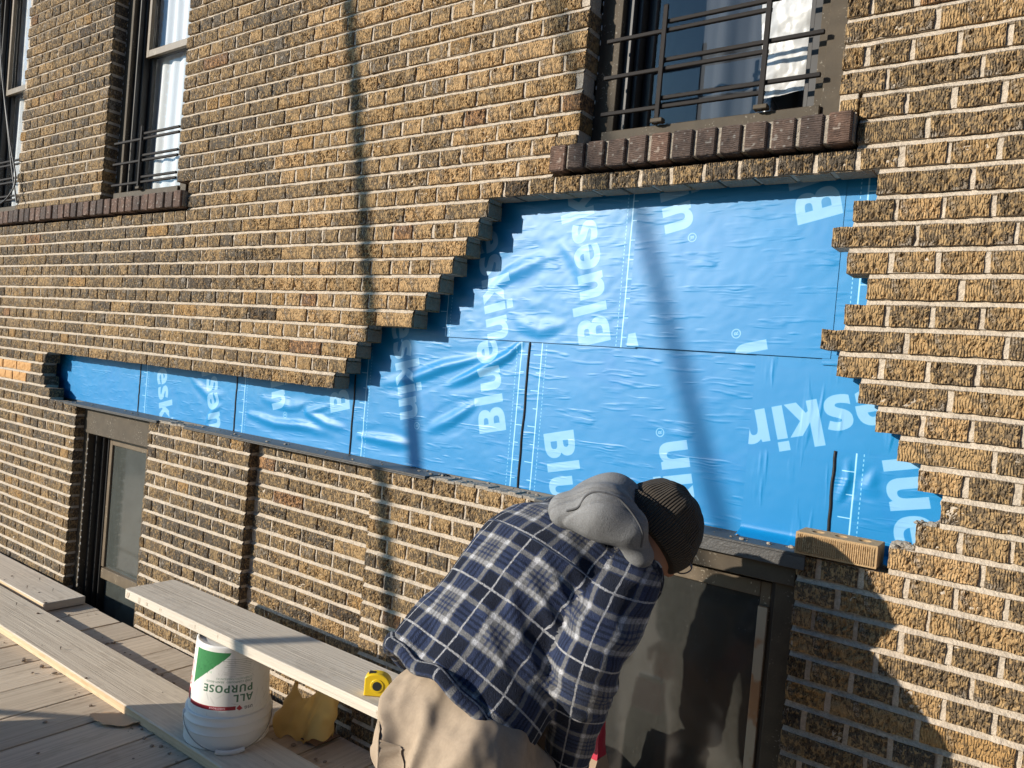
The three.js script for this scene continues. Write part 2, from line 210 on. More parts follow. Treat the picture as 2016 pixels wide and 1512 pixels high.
// mortar left lying on the ledge between the lintels and on the stepped ends
const crumbs = []; const cr = rng(12);
for (const [a, b] of [[-2.06, -1.73], [-0.12, 0.42]]) { const n = Math.round((b - a) / 0.03); for (let i = 0; i < n; i++) { const x = mix(a, b, i / n); crumbs.push(cbox(x - 0.001, x + 0.031 + rr(0, 0.004, cr), rowB(16) + BH - 0.004, rowB(16) + BH + rr(0.006, 0.012, cr), -0.085 + rr(0, 0.01, cr), -0.004 - rr(0, 0.008, cr), 0.003)); } }
part('mortar_bed', merge(crumbs), greyMortar, building);
{ const R = rng(313), a = []; const lump = (x, y, z, s) => { const g = new THREE.IcosahedronGeometry(s, 1), p = g.attributes.position; for (let i = 0; i < p.count; i++) { const n = 1 + 0.5 * N3(p.getX(i) / s + x * 40, p.getY(i) / s, p.getZ(i) / s + z * 40); p.setXYZ(i, p.getX(i) * n * 1.3, p.getY(i) * n * 0.7, p.getZ(i) * n * 1.2); } g.computeVertexNormals(); a.push(uvm(plain(g.rotateY(R() * 6).translate(x, y, z)))); };
  for (let i = 0; i < 150; i++) lump(rr(-3.0, 1.22, R), YL0 + 0.01, rr(-0.1, -0.01, R), 0.0012 + 0.006 * Math.pow(R(), 4));
  for (let k = 13; k <= 16; k++) { const xa = k === 16 ? 1.27 : RX[k], xb = k === 16 ? 1.432 : RX[k - 1]; if (xb > xa + 0.02) for (let i = 0; i < 14; i++) lump(rr(xa, xb, R), rowB(k) + BH + 0.003, rr(-0.1, -0.02, R), 0.003 + 0.011 * Math.pow(R(), 2)); }
  const m = part('mortar_rubble', merge(a), greyMortar, building); m.userData.kind = 'stuff'; }
for (let k = 2; k <= 15; k++) { // mortar smear on the exposed ends of the right-hand teeth
  if (RX[k] > RX[k - 1] + 0.02 || true) { const g = new THREE.SphereGeometry(0.5, 10, 6); const p = g.attributes.position; for (let i = 0; i < p.count; i++) { const n = 1 + 0.25 * N3(p.getX(i) * 3 + k, p.getY(i) * 3, p.getZ(i) * 3); p.setXYZ(i, p.getX(i) * 0.012 * n, p.getY(i) * 0.02 * n, p.getZ(i) * 0.05 * n); } g.computeVertexNormals(); uvm(g); part('mortar_smear', g, mortarMat, building, [RX[k] + 0.0005, rowB(k) + 0.045, -0.045]); } }
// mortar film left on the exposed ends of the left-hand teeth and on the underside of the course over the opening
for (let k = 1; k <= 11; k++) part('mortar_film', cbox(LX[k] + 0.0004, LX[k] + 0.0035, rowB(k) + 0.003, rowB(k) + BH - 0.003, -0.087, -0.008 - 0.004 * Math.abs(N3(k * 1.7, 2)), 0.001), filmM, building);
for (let i = 0; i < 12; i++) part('mortar_film', cbox(0.058 + i * 0.105, 0.15 + i * 0.105, rowB(0) - 0.0025, rowB(0) + 0.001, -0.088, -0.012 - 0.006 * Math.abs(N3(i * 2.3, 4)), 0.001), filmM, building);
// sills of dark combed brick on edge
const sillCol = dtex(512, 512, (u, v) => { const a = tn(u * 14, v * 14, 14, 14, 61), b = tn(u * 40, v * 90, 40, 90, 62), w = sst(0.55, 0.85, tn(u * 30, v * 30, 30, 30, 63) + 0.2 * b), t = 1 + 0.35 * a + 0.3 * b; return [mix(0.085 * t, 0.32, w * 0.5), mix(0.056 * t, 0.3, w * 0.5), mix(0.043 * t, 0.27, w * 0.5)]; }, { rep: [1 / 0.35, 1 / 0.35] });
const sillH = dtex(256, 512, (u, v) => cl(0.5 + 0.45 * Math.sin((v * 40 + 0.3 * tn(u * 16, v * 16, 16, 16, 64)) * 6.2832) + 0.25 * tn(u * 50, v * 80, 50, 80, 65)), { srgb: false, rep: [1 / 0.25, 1 / 0.25] });
const sillM = [[1, 1, 1], [1.35, 1.2, 1.1], [0.8, 0.82, 0.85]].map((c) => M({ map: sillCol, color: lin(...c), bumpMap: sillH, bumpScale: 0.0022, roughness: 0.85 }));
function sill(x0, x1, n, r, label) { const g = grp('window_sill', building); g.userData.label = label; const p = (x1 - x0) / n;
  part('mortar', cbox(x0 + 0.004, x1 - 0.004, 2.168, 2.243, -0.088, 0.022, 0.002), greyMortar, g);
  for (let i = 0; i < n; i++) { const a = x0 + i * p + 0.0065 + rr(-0.0015, 0.0015, r), b = x0 + (i + 1) * p - 0.0065 + rr(-0.0015, 0.0015, r); const q = cbox(a, b, 2.163 + rr(-0.002, 0.002, r), 2.25 + rr(-0.002, 0.002, r), -0.089, 0.033 + rr(-0.003, 0.003, r), 0.0035);
    const ps = q.attributes.position; for (let k = 0; k < ps.count; k++) if (ps.getY(k) > 2.22) ps.setY(k, ps.getY(k) - (ps.getZ(k) + 0.09) * 0.1 + 0.006); q.computeVertexNormals(); part('sill_brick', q, sillM[Math.floor(r() * 3)], g); } }
sill(0.312, 1.262, 13, rng(5), 'dark brown combed brick sill under the barred window');
sill(-4.78, -1.874, 37, rng(6), 'long dark brick sill under the left windows');
part('closer_brick', cbox(0.315, 0.398, 2.254, 2.286, -0.088, -0.001, 0.003), BM[2], building); part('closer_brick', cbox(1.212, 1.258, 2.254, 2.286, -0.088, -0.001, 0.003), BM[1], building);
for (let x = -3.905; x < -2.79; x += 0.21) { const e = Math.min(x + 0.197, -2.778); part('closer_brick', cbox(x, e, 2.256, 2.287, -0.088, -0.001, 0.003), BM[2 + (Math.round(x * 50) & 1)], building); }
for (const [a, b] of [[-3.9, -2.78], [0.318, 0.4], [1.209, 1.255]]) part('closer_mortar', cbox(a, b, 2.248, 2.302, -0.087, -0.009, 0.001), mortarMat, building);
// backing wall behind the outer leaf, with the window holes, and the rooms behind
const backM = M({ color: lin(0.16, 0.15, 0.14), roughness: 0.95 });
const bk = []; const zb0 = -0.34, zb1 = -0.126, bb = (a, b, c, d) => bk.push(uvm(new THREE.BoxGeometry(b - a, d - c, zb1 - zb0).translate((a + b) / 2, (c + d) / 2, (zb0 + zb1) / 2)));
bb(XL, XR, 1.055, 2.262); { let x = XL; for (const w of ['W1', 'W2', 'W3']) { bb(x, OPEN[w][0] - 0.03, 2.262, 3.96); x = OPEN[w][1] + 0.03; } bb(x, XR, 2.262, 3.96); x = XL; for (const w of ['L1', 'L2']) { bb(x, OPEN[w][0] - 0.03, -0.6, 1.055); x = OPEN[w][1] + 0.03; } bb(x, XR, -0.6, 1.055); }
part('backing_wall', merge(bk), backM, building);
const rm = []; const rb = (a, b, c, d, e, f) => rm.push(uvm(new THREE.BoxGeometry(b - a, d - c, f - e).translate((a + b) / 2, (c + d) / 2, (e + f) / 2)));
rb(XL, XR, -0.6, 4.0, -3.2, -3.05); rb(XL - 0.1, XL, -0.6, 4.1, -3.2, -0.09); rb(XR, XR + 0.1, -0.6, 4.1, -3.2, -0.09); rb(XL, XR, 3.96, 4.1, -3.2, 0); rb(XL, XR, -0.7, -0.6, -3.2, -0.1); rb(XL, XR, 1.5, 1.7, -3.05, -0.345);
part('room_shell', merge(rm), roomMat, building);
// steel lintels carrying the ledge
const YL = rowB(16) + BH;   // top of the course under the ledge
for (const [a, b, lip] of [[-3.02, -1.99, 0], [-1.74, -0.13, 0], [0.36, 1.235, 0.03]]) part('steel_lintel', merge([cbox(a, b, YL + 0.0015, YL + 0.0085, -0.119, 0.006, 0.0015), cbox(a, b, YL + 0.001 - lip - 0.006, YL + 0.0012, -0.012, 0.0055, 0.0015)]), steelMat, building);
// ---------- windows ----------
const curtainM = MP({ color: lin(0.72, 0.76, 0.78), roughness: 0.95, transmission: 0.25, thickness: 0, side: THREE.DoubleSide });
const dustyGlass = (c, t, s) => MP({ map: dtex(512, 512, (u, v) => { const a = tn(u * 9, v * 9, 9, 9, s), b = tn(u * 60, v * 60, 60, 60, s + 1), d = sst(0.93, 0.99, tn(u * 130, v * 130, 130, 130, s + 2)); const k = 1 + 0.1 * a + 0.1 * b; return [mix(c[0] * k, 0.6, d * 0.6), mix(c[1] * k, 0.6, d * 0.6), mix(c[2] * k, 0.58, d * 0.6)]; }, { rep: [1.2, 1.2] }), transmission: t, thickness: 0, roughness: 0.1, ior: 2.0 });
const dustA = dustyGlass([0.065, 0.065, 0.058], 0.5, 70), dustB = dustyGlass([0.11, 0.12, 0.11], 0.4, 80), clearish = glassMat;
const win = (label) => { const g = grp('window', building); g.userData.label = label; return g; };
const B = (x0, x1, y0, y1, z0, z1, c = 0.002) => cbox(x0, x1, y0, y1, z0, z1, c);
function curtain(x0, x1, y0, y1, z, amp, f, parent, name = 'curtain') { const nx = 90, g = new THREE.PlaneGeometry(x1 - x0, y1 - y0, nx, 12); const p = g.attributes.position; for (let i = 0; i < p.count; i++) { const x = p.getX(i), y = p.getY(i); p.setZ(i, amp * Math.sin(x * f + 2 * N3(x * 6, y * 0.8, 3)) + amp * 0.5 * N3(x * 30, y * 1.5, 9)); } g.computeVertexNormals(); g.translate((x0 + x1) / 2, (y0 + y1) / 2, z); return part(name, g, curtainM, parent); }
function caulk(x, y0, y1, z, parent, r) { const a = []; for (let y = y0; y < y1; y += rr(0.03, 0.055, r)) { const h = rr(0.006, 0.022, r); const g = new THREE.SphereGeometry(0.0035, 6, 5).scale(0.8, h / 0.007, 1).translate(x + rr(-0.001, 0.001, r), y, z); a.push(uvm(g)); } const m = part('caulk', merge(a), M({ color: lin(0.6, 0.58, 0.54) }), parent); m.userData.kind = 'stuff'; }
function upperWindow(x0, x1, label, o) { // x0..x1 clear opening, y 2.25 .. 3.9
  const w = win(label), y0 = 2.256, y1 = 3.93, R = rng(o.seed), rail = o.rail;
  part('frame', merge([B(x0 + 0.002, x0 + 0.06, y0, y1, -0.112, -0.082), B(x1 - 0.06, x1 - 0.002, y0, y1, -0.112, -0.058), B(x0 + 0.06, x1 - 0.06, y0, y0 + 0.042, -0.112, -0.046), B(x0 + 0.061, x0 + 0.085, y0 + 0.042, y1, -0.2, -0.075), B(x1 - 0.085, x1 - 0.061, y0 + 0.042, y1, -0.2, -0.075)]), bronze, w);
  part('frame_channel', merge([B(x0 + 0.086, x0 + 0.112, y0 + 0.043, y1, -0.2, -0.1), B(x0 + 0.113, x0 + 0.13, y0 + 0.043, y1, -0.2, -0.125), B(x1 - 0.112, x1 - 0.086, y0 + 0.043, y1, -0.2, -0.1)]), bronzeDark, w);
  const zs = [-0.165, -0.135], ys = [[rail, y1], [y0 + 0.045, rail + 0.04]];
  ys.forEach(([a, b], i) => { const z = zs[1 - i], xa = x0 + 0.131, xb = x1 - 0.113; part('sash', merge([B(xa, xa + 0.03, a, b, z - 0.02, z), B(xb - 0.03, xb, a, b, z - 0.02, z), B(xa + 0.03, xb - 0.03, a, a + 0.04, z - 0.02, z + 0.001), B(xa + 0.03, xb - 0.03, b - 0.035, b, z - 0.02, z + 0.001)]), i ? bronzeDark : bronzeTan, w);
    part('pane', new THREE.PlaneGeometry(xb - xa - 0.062, b - a - 0.076).translate((xa + xb) / 2, (a + b) / 2 + 0.0025, z - 0.012), o.glass, w); });
  if (o.curtain) curtain(x0 + 0.1, x1 - 0.1, y0 + 0.02, y1, -0.205, 0.006, 60, w);
  caulk(x0 + 0.004, y0 + 0.02, y1, -0.083, w, R);
  const z = o.gz ?? -0.035, bar = (a, b, y) => part('guard_bar', B(a, b, y - 0.006, y + 0.006, z - 0.006, z + 0.006, 0.0015), barMat, w);
  for (const x of o.posts) part('guard_post', B(x - 0.008, x + 0.008, y0 + 0.04, o.top(x), z + 0.007, z + 0.015, 0.002), barMat, w);
  for (const y of o.bars) { const xe = o.posts[1] ?? x1 - 0.066; bar(x0 + 0.061, xe + 0.005, y); bar(o.posts[0] - 0.005, xe + 0.005, y + 0.027); if (o.posts.length > 1) bar(xe - 0.003, x1 - 0.061, y + 0.0275); }
  for (const x of o.posts) part('guard_foot', B(x - 0.02, x + 0.02, y0 + 0.0425, y0 + 0.056, z - 0.01, z + 0.016), bronze, w);
  return w; }
upperWindow(...OPEN.W3, 'bronze framed window with black bars above the blue membrane', { seed: 31, rail: 3.1, glass: clearish, curtain: false, posts: [0.668, 0.99], top: (x) => x > 0.8 ? 2.92 : 2.66, bars: [2.349, 2.466, 2.584] });
{ const w = building.children.at(-1); const g = new THREE.PlaneGeometry(0.19, 0.5, 40, 60), p = g.attributes.position; for (let i = 0; i < p.count; i++) p.setZ(i, 0.03 * fbm(p.getX(i) * 9, p.getY(i) * 9, 4)); g.computeVertexNormals(); g.rotateZ(0.08).translate(0.99, 2.66, -0.23); part('white_bag', g, MP({ color: lin(0.5, 0.5, 0.49), roughness: 0.4, side: THREE.DoubleSide }), w);
  { const c = curtain(0.5, 0.93, 2.34, 3.9, -0.3, 0.012, 40, w, 'sheer_curtain'); c.material = MP({ color: lin(0.035, 0.045, 0.06), roughness: 0.95, transmission: 0.3, thickness: 0, side: THREE.DoubleSide }); }
  part('inner_stool', B(0.45, 1.16, 2.31, 2.335, -0.4, -0.205), M({ color: lin(0.6, 0.6, 0.58) }), w); 
  const dark = new THREE.LatheGeometry([[0, 0], [0.028, 0], [0.03, 0.05], [0.012, 0.075], [0.011, 0.1], [0, 0.1]].map((q) => new THREE.Vector2(...q)), 16).translate(0.93, 2.336, -0.27); part('dark_bottle', dark, M({ color: lin(0.015, 0.015, 0.017), roughness: 0.3 }), w); }
upperWindow(...OPEN.W2, 'tall bronze framed window with white curtain beside the plain brick pier', { seed: 32, rail: 3.085, glass: clearish, curtain: true, posts: [-2.41], top: () => 2.64, bars: [2.337, 2.455, 2.573] });
upperWindow(...OPEN.W1, 'leftmost window with cables hanging in front of it', { seed: 33, rail: 3.13, glass: clearish, curtain: true, posts: [-4.33], top: () => 2.64, bars: [2.337, 2.455, 2.573] });
function lowerWindow(x0, x1, label, o) { const w = win(label), y1 = 1.066, y0 = -0.5, R = rng(o.seed);
  part('frame_head', B(x0 + 0.003, x1 - 0.003, o.head, y1, -0.11, o.hz), bronze, w);
  part('frame_jamb', merge([B(x0 + 0.002, x0 + 0.055, y0, o.head - 0.002, -0.114, -0.06), B(x1 - 0.058, x1 - 0.002, y0, o.head - 0.002, -0.114, -0.035)]), bronze, w);
  part('frame_channel', merge([B(x0 + 0.056, x0 + 0.085, y0, o.head - 0.002, -0.2, -0.095), B(x0 + 0.086, x0 + 0.11, y0, o.head - 0.002, -0.2, -0.125), B(x0 + 0.111, x0 + 0.13, y0, o.head - 0.002, -0.2, -0.145), B(x1 - 0.075, x1 - 0.059, y0, o.head - 0.002, -0.2, -0.06)]), bronzeDark, w);
  const xa = x0 + 0.131, xb = x1 - 0.0755, z = o.sz;
  const sash = (a, b, nm, mt) => part(nm, merge([B(xa, xa + 0.03, a, b, z - 0.022, z - 0.001), B(xb - 0.03, xb, a, b, z - 0.022, z - 0.001), B(xa + 0.03, xb - 0.03, b - 0.045, b, z - 0.022, z)]), mt, w);
  sash(o.mid, o.sashTop, 'sash', o.sashM); part('meeting_rail', B(xa + 0.03, xb - 0.03, o.mid - 0.06, o.mid, z - 0.022, z + 0.012), bronzeTan, w);
  part('pane', new THREE.PlaneGeometry(xb - xa - 0.06, o.sashTop - 0.045 - o.mid).translate((xa + xb) / 2, (o.mid + o.sashTop - 0.045) / 2, z - 0.012), o.glass, w);
  part('pane', new THREE.PlaneGeometry(xb - xa, o.mid - 0.06 - y0).translate((xa + xb) / 2, (o.mid - 0.06 + y0) / 2, z - 0.03), o.glass, w);
  part('blind', B(xa, xb, y0, o.head, -0.265, -0.255), M({ color: lin(0.09, 0.09, 0.08), roughness: 0.9 }), w);
  caulk(x0 + 0.056, 0.02, o.head, -0.061, w, R); return w; }
lowerWindow(...OPEN.L1, 'dusty basement window at the left with a tan meeting rail', { seed: 41, head: 0.915, hz: -0.055, sz: -0.15, mid: 0.135, sashTop: 0.9, sashM: bronzeTan, glass: dustB });
const rustM = M({ map: dtex(256, 512, (u, v) => { const a = sst(-0.1, 0.5, tn(u * 6, v * 10, 6, 10, 75) + 0.4 * tn(u * 40, v * 40, 40, 40, 76)); return [mix(0.4, 0.34, a), mix(0.32, 0.17, a), mix(0.22, 0.075, a)]; }, { rep: [3, 1.5] }), roughness: 0.75 });
lowerWindow(...OPEN.L2, 'large dusty basement window in front of the stooping person', { seed: 42, head: 0.982, hz: -0.018, sz: -0.062, mid: -0.2, sashTop: 0.968, sashM: bronzeTan, glass: dustA });
part('rusty_stile', B(1.106, 1.134, -0.4, 0.9, -0.061, -0.052), rustM, building.children.at(-1));
// ---------- blue self-adhered membrane ----------
const lineH = dtex(512, 1024, (u, v) => { const w = v + 0.012 * tn(u * 3, v * 5, 3, 5, 201) + 0.004 * tn(u * 9, v * 9, 9, 9, 202); const m = sst(0.05, 0.6, tn(u * 3, v * 26, 3, 26, 203) + 0.35 * tn(u * 8, v * 60, 8, 60, 204)); const a = Math.pow(0.5 + 0.5 * tn(u * 4, w * 60, 4, 60, 205), 3), b = Math.pow(0.5 + 0.5 * tn(u * 7, w * 63, 7, 63, 206), 4); return cl(0.3 + 0.6 * m * Math.max(a, b * 0.8) + 0.03 * tn(u * 14, v * 14, 14, 14, 207)); }, { srgb: false });
const lineV = dtex(1024, 512, (u, v) => { const w = u + 0.012 * tn(v * 3, u * 5, 3, 5, 211) + 0.004 * tn(v * 9, u * 9, 9, 9, 212); const m = sst(0.1, 0.6, tn(v * 2, u * 22, 2, 22, 213) + 0.3 * tn(v * 6, u * 50, 6, 50, 214)); const a = Math.pow(0.5 + 0.5 * tn(v * 3, w * 60, 3, 60, 215), 3); return cl(0.3 + 0.5 * m * a + 0.03 * tn(u * 14, v * 14, 14, 14, 217)); }, { srgb: false });
const PPM = 820;
// texts: [x, y, angle in degrees, anchor]  the point is the baseline start or end in wall metres
function sheet(label, x0, x1, y0, y1, z, o = {}) {
  const W = x1 - x0, H = y1 - y0, s = new THREE.Group(); s.name = numbered('membrane_sheet'); scene.add(s); tag(s, label, 'membrane', 'blue membrane sheets stuck in the wall opening');
  const tex = ctex(Math.max(64, Math.round(W * PPM)), Math.max(64, Math.round(H * PPM)), (c, w, h) => {
    c.fillStyle = 'rgb(0,122,181)'; c.fillRect(0, 0, w, h); const R = rng(Math.round(x0 * 1000) + 977);
    for (let i = 0; i < 40 * W * H + 6; i++) { c.globalAlpha = 0.05; c.fillStyle = R() < 0.5 ? 'rgb(40,148,210)' : 'rgb(0,112,186)'; c.beginPath(); c.ellipse(R() * w, R() * h, (0.03 + 0.1 * R()) * PPM, (0.02 + 0.05 * R()) * PPM, R() * 3, 0, 7); c.fill(); } c.globalAlpha = 1;
    const X = (x) => (x - x0) * PPM, Y = (y) => (y1 - y) * PPM; const ink = 'rgb(118,172,212)';
    c.fillStyle = ink;
    for (const [tx, ty, deg, an] of o.texts || []) { c.save(); c.translate(X(tx), Y(ty)); c.rotate(-deg * D2R); c.font = `bold ${Math.round(0.166 * PPM)}px sans-serif`; c.textAlign = an === 'e' ? 'right' : 'left'; c.lineWidth = 0.0052 * PPM; c.lineJoin = 'miter'; c.strokeStyle = ink; const lt = 'Bluesk\u0131n'; c.fillText(lt, 0, 0); c.strokeText(lt, 0, 0); { const al = c.textAlign, tw = c.measureText(lt).width, x9 = al === 'right' ? -tw : 0; c.textAlign = 'left'; const xi = x9 + c.measureText('Bluesk').width, wi = c.measureText('\u0131').width; c.fillRect(xi + wi * 0.18, -0.128 * PPM, wi * 0.64, 0.027 * PPM); }
      const wd = c.measureText('Bluesk\u0131n').width, ex = an === 'e' ? 0.024 * PPM : wd + 0.024 * PPM, ey = -0.083 * PPM; c.strokeStyle = ink; c.lineWidth = 0.003 * PPM; c.beginPath(); c.arc(ex, ey, 0.013 * PPM, 0, 7); c.stroke(); c.font = `bold ${Math.round(0.018 * PPM)}px sans-serif`; c.textAlign = 'center'; c.fillText('R', ex, ey + 0.0065 * PPM); c.restore(); }
    for (const q of o.quads || []) { c.beginPath(); q.forEach(([a, b], i) => i ? c.lineTo(X(a), Y(b)) : c.moveTo(X(a), Y(b))); c.fill(); }
    for (const [lx, dir] of o.lines || []) { c.strokeStyle = 'rgb(160,205,236)'; c.lineWidth = 0.0042 * PPM; c.beginPath(); c.moveTo(X(lx), 0); c.lineTo(X(lx), h); c.stroke(); c.lineWidth = 0.0028 * PPM; let i = 0; for (let y = y0 - 0.03; y < y1; y += 0.0635, i++) { c.beginPath(); c.moveTo(X(lx), Y(y)); c.lineTo(X(lx + dir * (i % 2 ? 0.018 : 0.034)), Y(y)); c.stroke(); }
      c.setLineDash([0.007 * PPM, 0.006 * PPM]); c.lineWidth = 0.002 * PPM; c.beginPath(); c.moveTo(X(lx - dir * 0.019), 0); c.lineTo(X(lx - dir * 0.019), h); c.stroke(); c.setLineDash([]); }
  });
  const nx = Math.max(8, Math.round(W / 0.008)), ny = Math.max(8, Math.round(H / 0.008)), g = new THREE.PlaneGeometry(W, H, nx, ny), p = g.attributes.position; g.translate((x0 + x1) / 2, (y0 + y1) / 2, 0);
  const seg = (px, py, f) => { let best = 9, bt = 0; for (let i = 0; i < f.length - 1; i++) { const [ax, ay] = f[i], [bx, by] = f[i + 1], dx = bx - ax, dy = by - ay, t = cl(((px - ax) * dx + (py - ay) * dy) / (dx * dx + dy * dy)); const d = Math.hypot(px - ax - t * dx, py - ay - t * dy); if (d < best) { best = d; bt = (i + t) / (f.length - 1); } } return [best, bt]; };
  for (let i = 0; i < p.count; i++) { const x = p.getX(i), y = p.getY(i); const ed = Math.min(x - x0, x1 - x, y - y0, y1 - y), e = sst(0, 0.03, ed);
    let d = 0.0013 * (o.rough ?? 1) * fbm(x * 9, y * 13, 3, z * 90) + 0.0003 * (o.rough ?? 1) * N3(x * 34, y * 60, z * 70);
    for (const [f, amp, wid] of o.folds || []) { const [q, t] = seg(x, y, f); const w2 = wid * (0.7 + 0.6 * Math.sin(t * 3)); d += amp * Math.sin(Math.PI * cl(t * 0.9 + 0.08)) * (Math.exp(-q * q / (w2 * w2)) - 0.35 * Math.exp(-((q - 2 * w2) ** 2) / (w2 * w2))); }
    let zz = z + Math.max(-0.0015, d * e); if (o.flap && y < y0 + 0.022) { const t = (y0 + 0.022 - y) / 0.022; zz += o.flap * t * t; } p.setZ(i, zz); }
  g.computeVertexNormals();
  const bump = (o.vertical ? lineV : lineH).clone(); bump.repeat.set(W / (o.vertical ? 0.55 : 0.35), H / (o.vertical ? 0.35 : 0.55)); bump.needsUpdate = true;
  part('film', g, MP({ map: tex, bumpMap: bump, bumpScale: 0.0023, roughness: 0.46, side: THREE.DoubleSide }), s);
  if (o.seam) { const R = rng(61 + Math.round(x1 * 100)), P = []; const [sx, sa, sb] = o.seam; for (let y = sa; y <= sb + 0.001; y += (sb - sa) / 12) P.push([sx + rr(-0.0016, 0.0016, R), y, z + 0.0022]); const t = tube(P, 0.0042, 36, 6); t.scale(1, 1, 1); const q = t.attributes.position; for (let i = 0; i < q.count; i++) q.setZ(i, z + 0.0022 + (q.getZ(i) - z - 0.0022) * 0.35); t.computeVertexNormals(); part('black_mastic', t, blackSeal, s); }
  return s; }
const YS = YL + 0.0095, ZM = -0.121;
sheet('narrow blue membrane sheet at the far left end of the opening', -3.5, -2.412, YS, 1.42, ZM, { seam: [-2.412, YS, 1.36], rough: 1.6 });
sheet('blue membrane sheet over the left window, with two columns of lettering', -2.41, -1.512, YS, 1.42, ZM, { texts: [[-2.31, 1.586, 284, 's'], [-1.585, 0.92, 104, 's']], lines: [[-2.345, -1]], seam: [-1.512, YS, 1.36], rough: 1.7, folds: [[[[-1.75, 1.09], [-1.7, 1.16], [-1.62, 1.2]], 0.005, 0.012], [[[-1.9, 1.3], [-1.75, 1.24], [-1.6, 1.25]], 0.005, 0.015]] });
sheet('wrinkled blue membrane sheet under the lowest brick step', -1.51, -0.68, YS, 1.46, ZM, { texts: [[-1.218, 1.204, 284, 'e'], [-0.7, 1.26, 104, 's']], lines: [[-1.448, -1]], seam: [-0.68, YS, 1.42], rough: 1.5, folds: [[[[-1.399, 1.177], [-1.197, 1.156], [-0.963, 1.168], [-0.778, 1.15]], 0.009, 0.016], [[[-0.846, 1.269], [-0.977, 1.228], [-0.836, 1.192], [-0.705, 1.185]], 0.008, 0.014], [[[-1.3, 1.26], [-1.1, 1.24], [-0.95, 1.27]], 0.006, 0.018]] });
sheet('blue membrane sheet with long diagonal folds below the stepped bricks', -0.678, 0.198, YS, 1.66, ZM, { texts: [[0.129, 1.268, 104, 's'], [-0.397, 1.248, 284, 'e']], lines: [[-0.612, -1], [0.166, 1]], seam: [0.201, YS, 1.6], rough: 1.1, folds: [[[[0.164, 1.6], [0.11, 1.551], [-0.068, 1.46], [-0.172, 1.418]], 0.011, 0.014], [[[0.011, 1.537], [-0.193, 1.491], [-0.34, 1.435], [-0.524, 1.393]], 0.011, 0.017], [[[-0.022, 1.359], [-0.132, 1.291], [-0.257, 1.23]], 0.008, 0.016], [[[-0.637, 1.165], [-0.451, 1.167], [-0.328, 1.163]], 0.008, 0.014]] });
sheet('large blue membrane sheet right behind the stooping person', 0.204, 1.06, YS, 1.66, ZM, { texts: [[0.29, 1.297, 284, 's'], [0.816, 1.34, 104, 'e']], lines: [[0.254, -1]], rough: 0.9 });
sheet('blue membrane sheet turned sideways with upside-down lettering', 1.014, 1.66, YS - 0.002, 1.7, ZM + 0.003, { texts: [[1.625, 1.615, 196, 's']], vertical: true, rough: 0.6, flap: 0.05 });
sheet('small blue membrane patch behind the loose brick', 1.262, 1.66, YS, 1.356, ZM + 0.0065, { texts: [[1.35, 1.46, 284, 's']], lines: [[1.313, -1]], seam: [1.258, YS + 0.02, 1.356], rough: 1, folds: [[[[1.29, 1.33], [1.297, 1.282], [1.284, 1.244], [1.273, 1.215]], 0.006, 0.008], [[[1.36, 1.31], [1.35, 1.27], [1.38, 1.25]], 0.004, 0.012]] });
sheet('upper right end strip of blue membrane beside the brick teeth', 1.2, 1.56, 1.59, 2.16, ZM + 0.0078, { lines: [[1.279, 1]], rough: 0.8 });
sheet('upper left blue membrane sheet along the stepped brick edge', -0.33, 0.62, 1.604, 2.16, ZM + 0.006, { texts: [[0.529, 1.614, 104, 's'], [0.02, 1.585, 284, 'e']], lines: [[-0.195, -1], [0.567, 1]], rough: 2, folds: [[[[0.02, 1.8], [0.086, 1.843], [0.172, 1.88], [0.277, 1.914]], 0.007, 0.02], [[[0.323, 1.667], [0.241, 1.646], [0.126, 1.678]], 0.006, 0.02], [[[0.3, 1.95], [0.38, 1.88], [0.42, 1.78]], 0.005, 0.02]] });
sheet('upper right blue membrane sheet under the barred window', 0.586, 1.222, 1.608, 2.16, ZM + 0.0095, { texts: [[1.221, 1.999, 104, 's'], [0.696, 1.96, 284, 'e'], [1.036, 1.662, 104, 'e']], quads: [[[0.589, 1.61], [0.633, 1.61], [0.617, 1.654], [0.592, 1.648]]], rough: 1 });
// ---------- ground, deck, planks and the things on them ----------
{ const g = shadow(new THREE.Mesh(uvm(new THREE.PlaneGeometry(400, 400).rotateX(-Math.PI / 2)), M({ color: lin(0.12, 0.115, 0.105), bumpMap: gritH, bumpScale: 0.004, roughness: 0.95 }))); g.name = 'ground'; g.position.y = -0.75; g.userData.kind = 'structure'; scene.add(g); }
const deck = new THREE.Group(); deck.name = 'deck'; deck.userData.kind = 'structure'; scene.add(deck);
{ const R = rng(77); const bw = 0.2435; for (let i = -22; i < 16; i++) { const x0 = -0.9325 + i * bw, x1 = x0 + bw - rr(0.004, 0.011, R); const far = 3.4 + rr(-0.04, 0.04, R), g = uvm(cbox(x0, x1, -0.04, rr(-0.003, 0.001, R), 0.012 + rr(0, 0.012, R), far, 0.002), 2); const uv = g.attributes.uv, o = [R() * 2, R()]; for (let k = 0; k < uv.count; k++) uv.setXY(k, uv.getX(k) + o[0], uv.getY(k) + o[1]); part('deck_plank', g, deckM[Math.floor(R() * 3)], deck); }
  for (const z of [0.5, 1.9, 3.2]) part('joist', uvm(cbox(-6.3, 2.9, -0.2, -0.045, z, z + 0.05), 0), deckM[2], deck); }
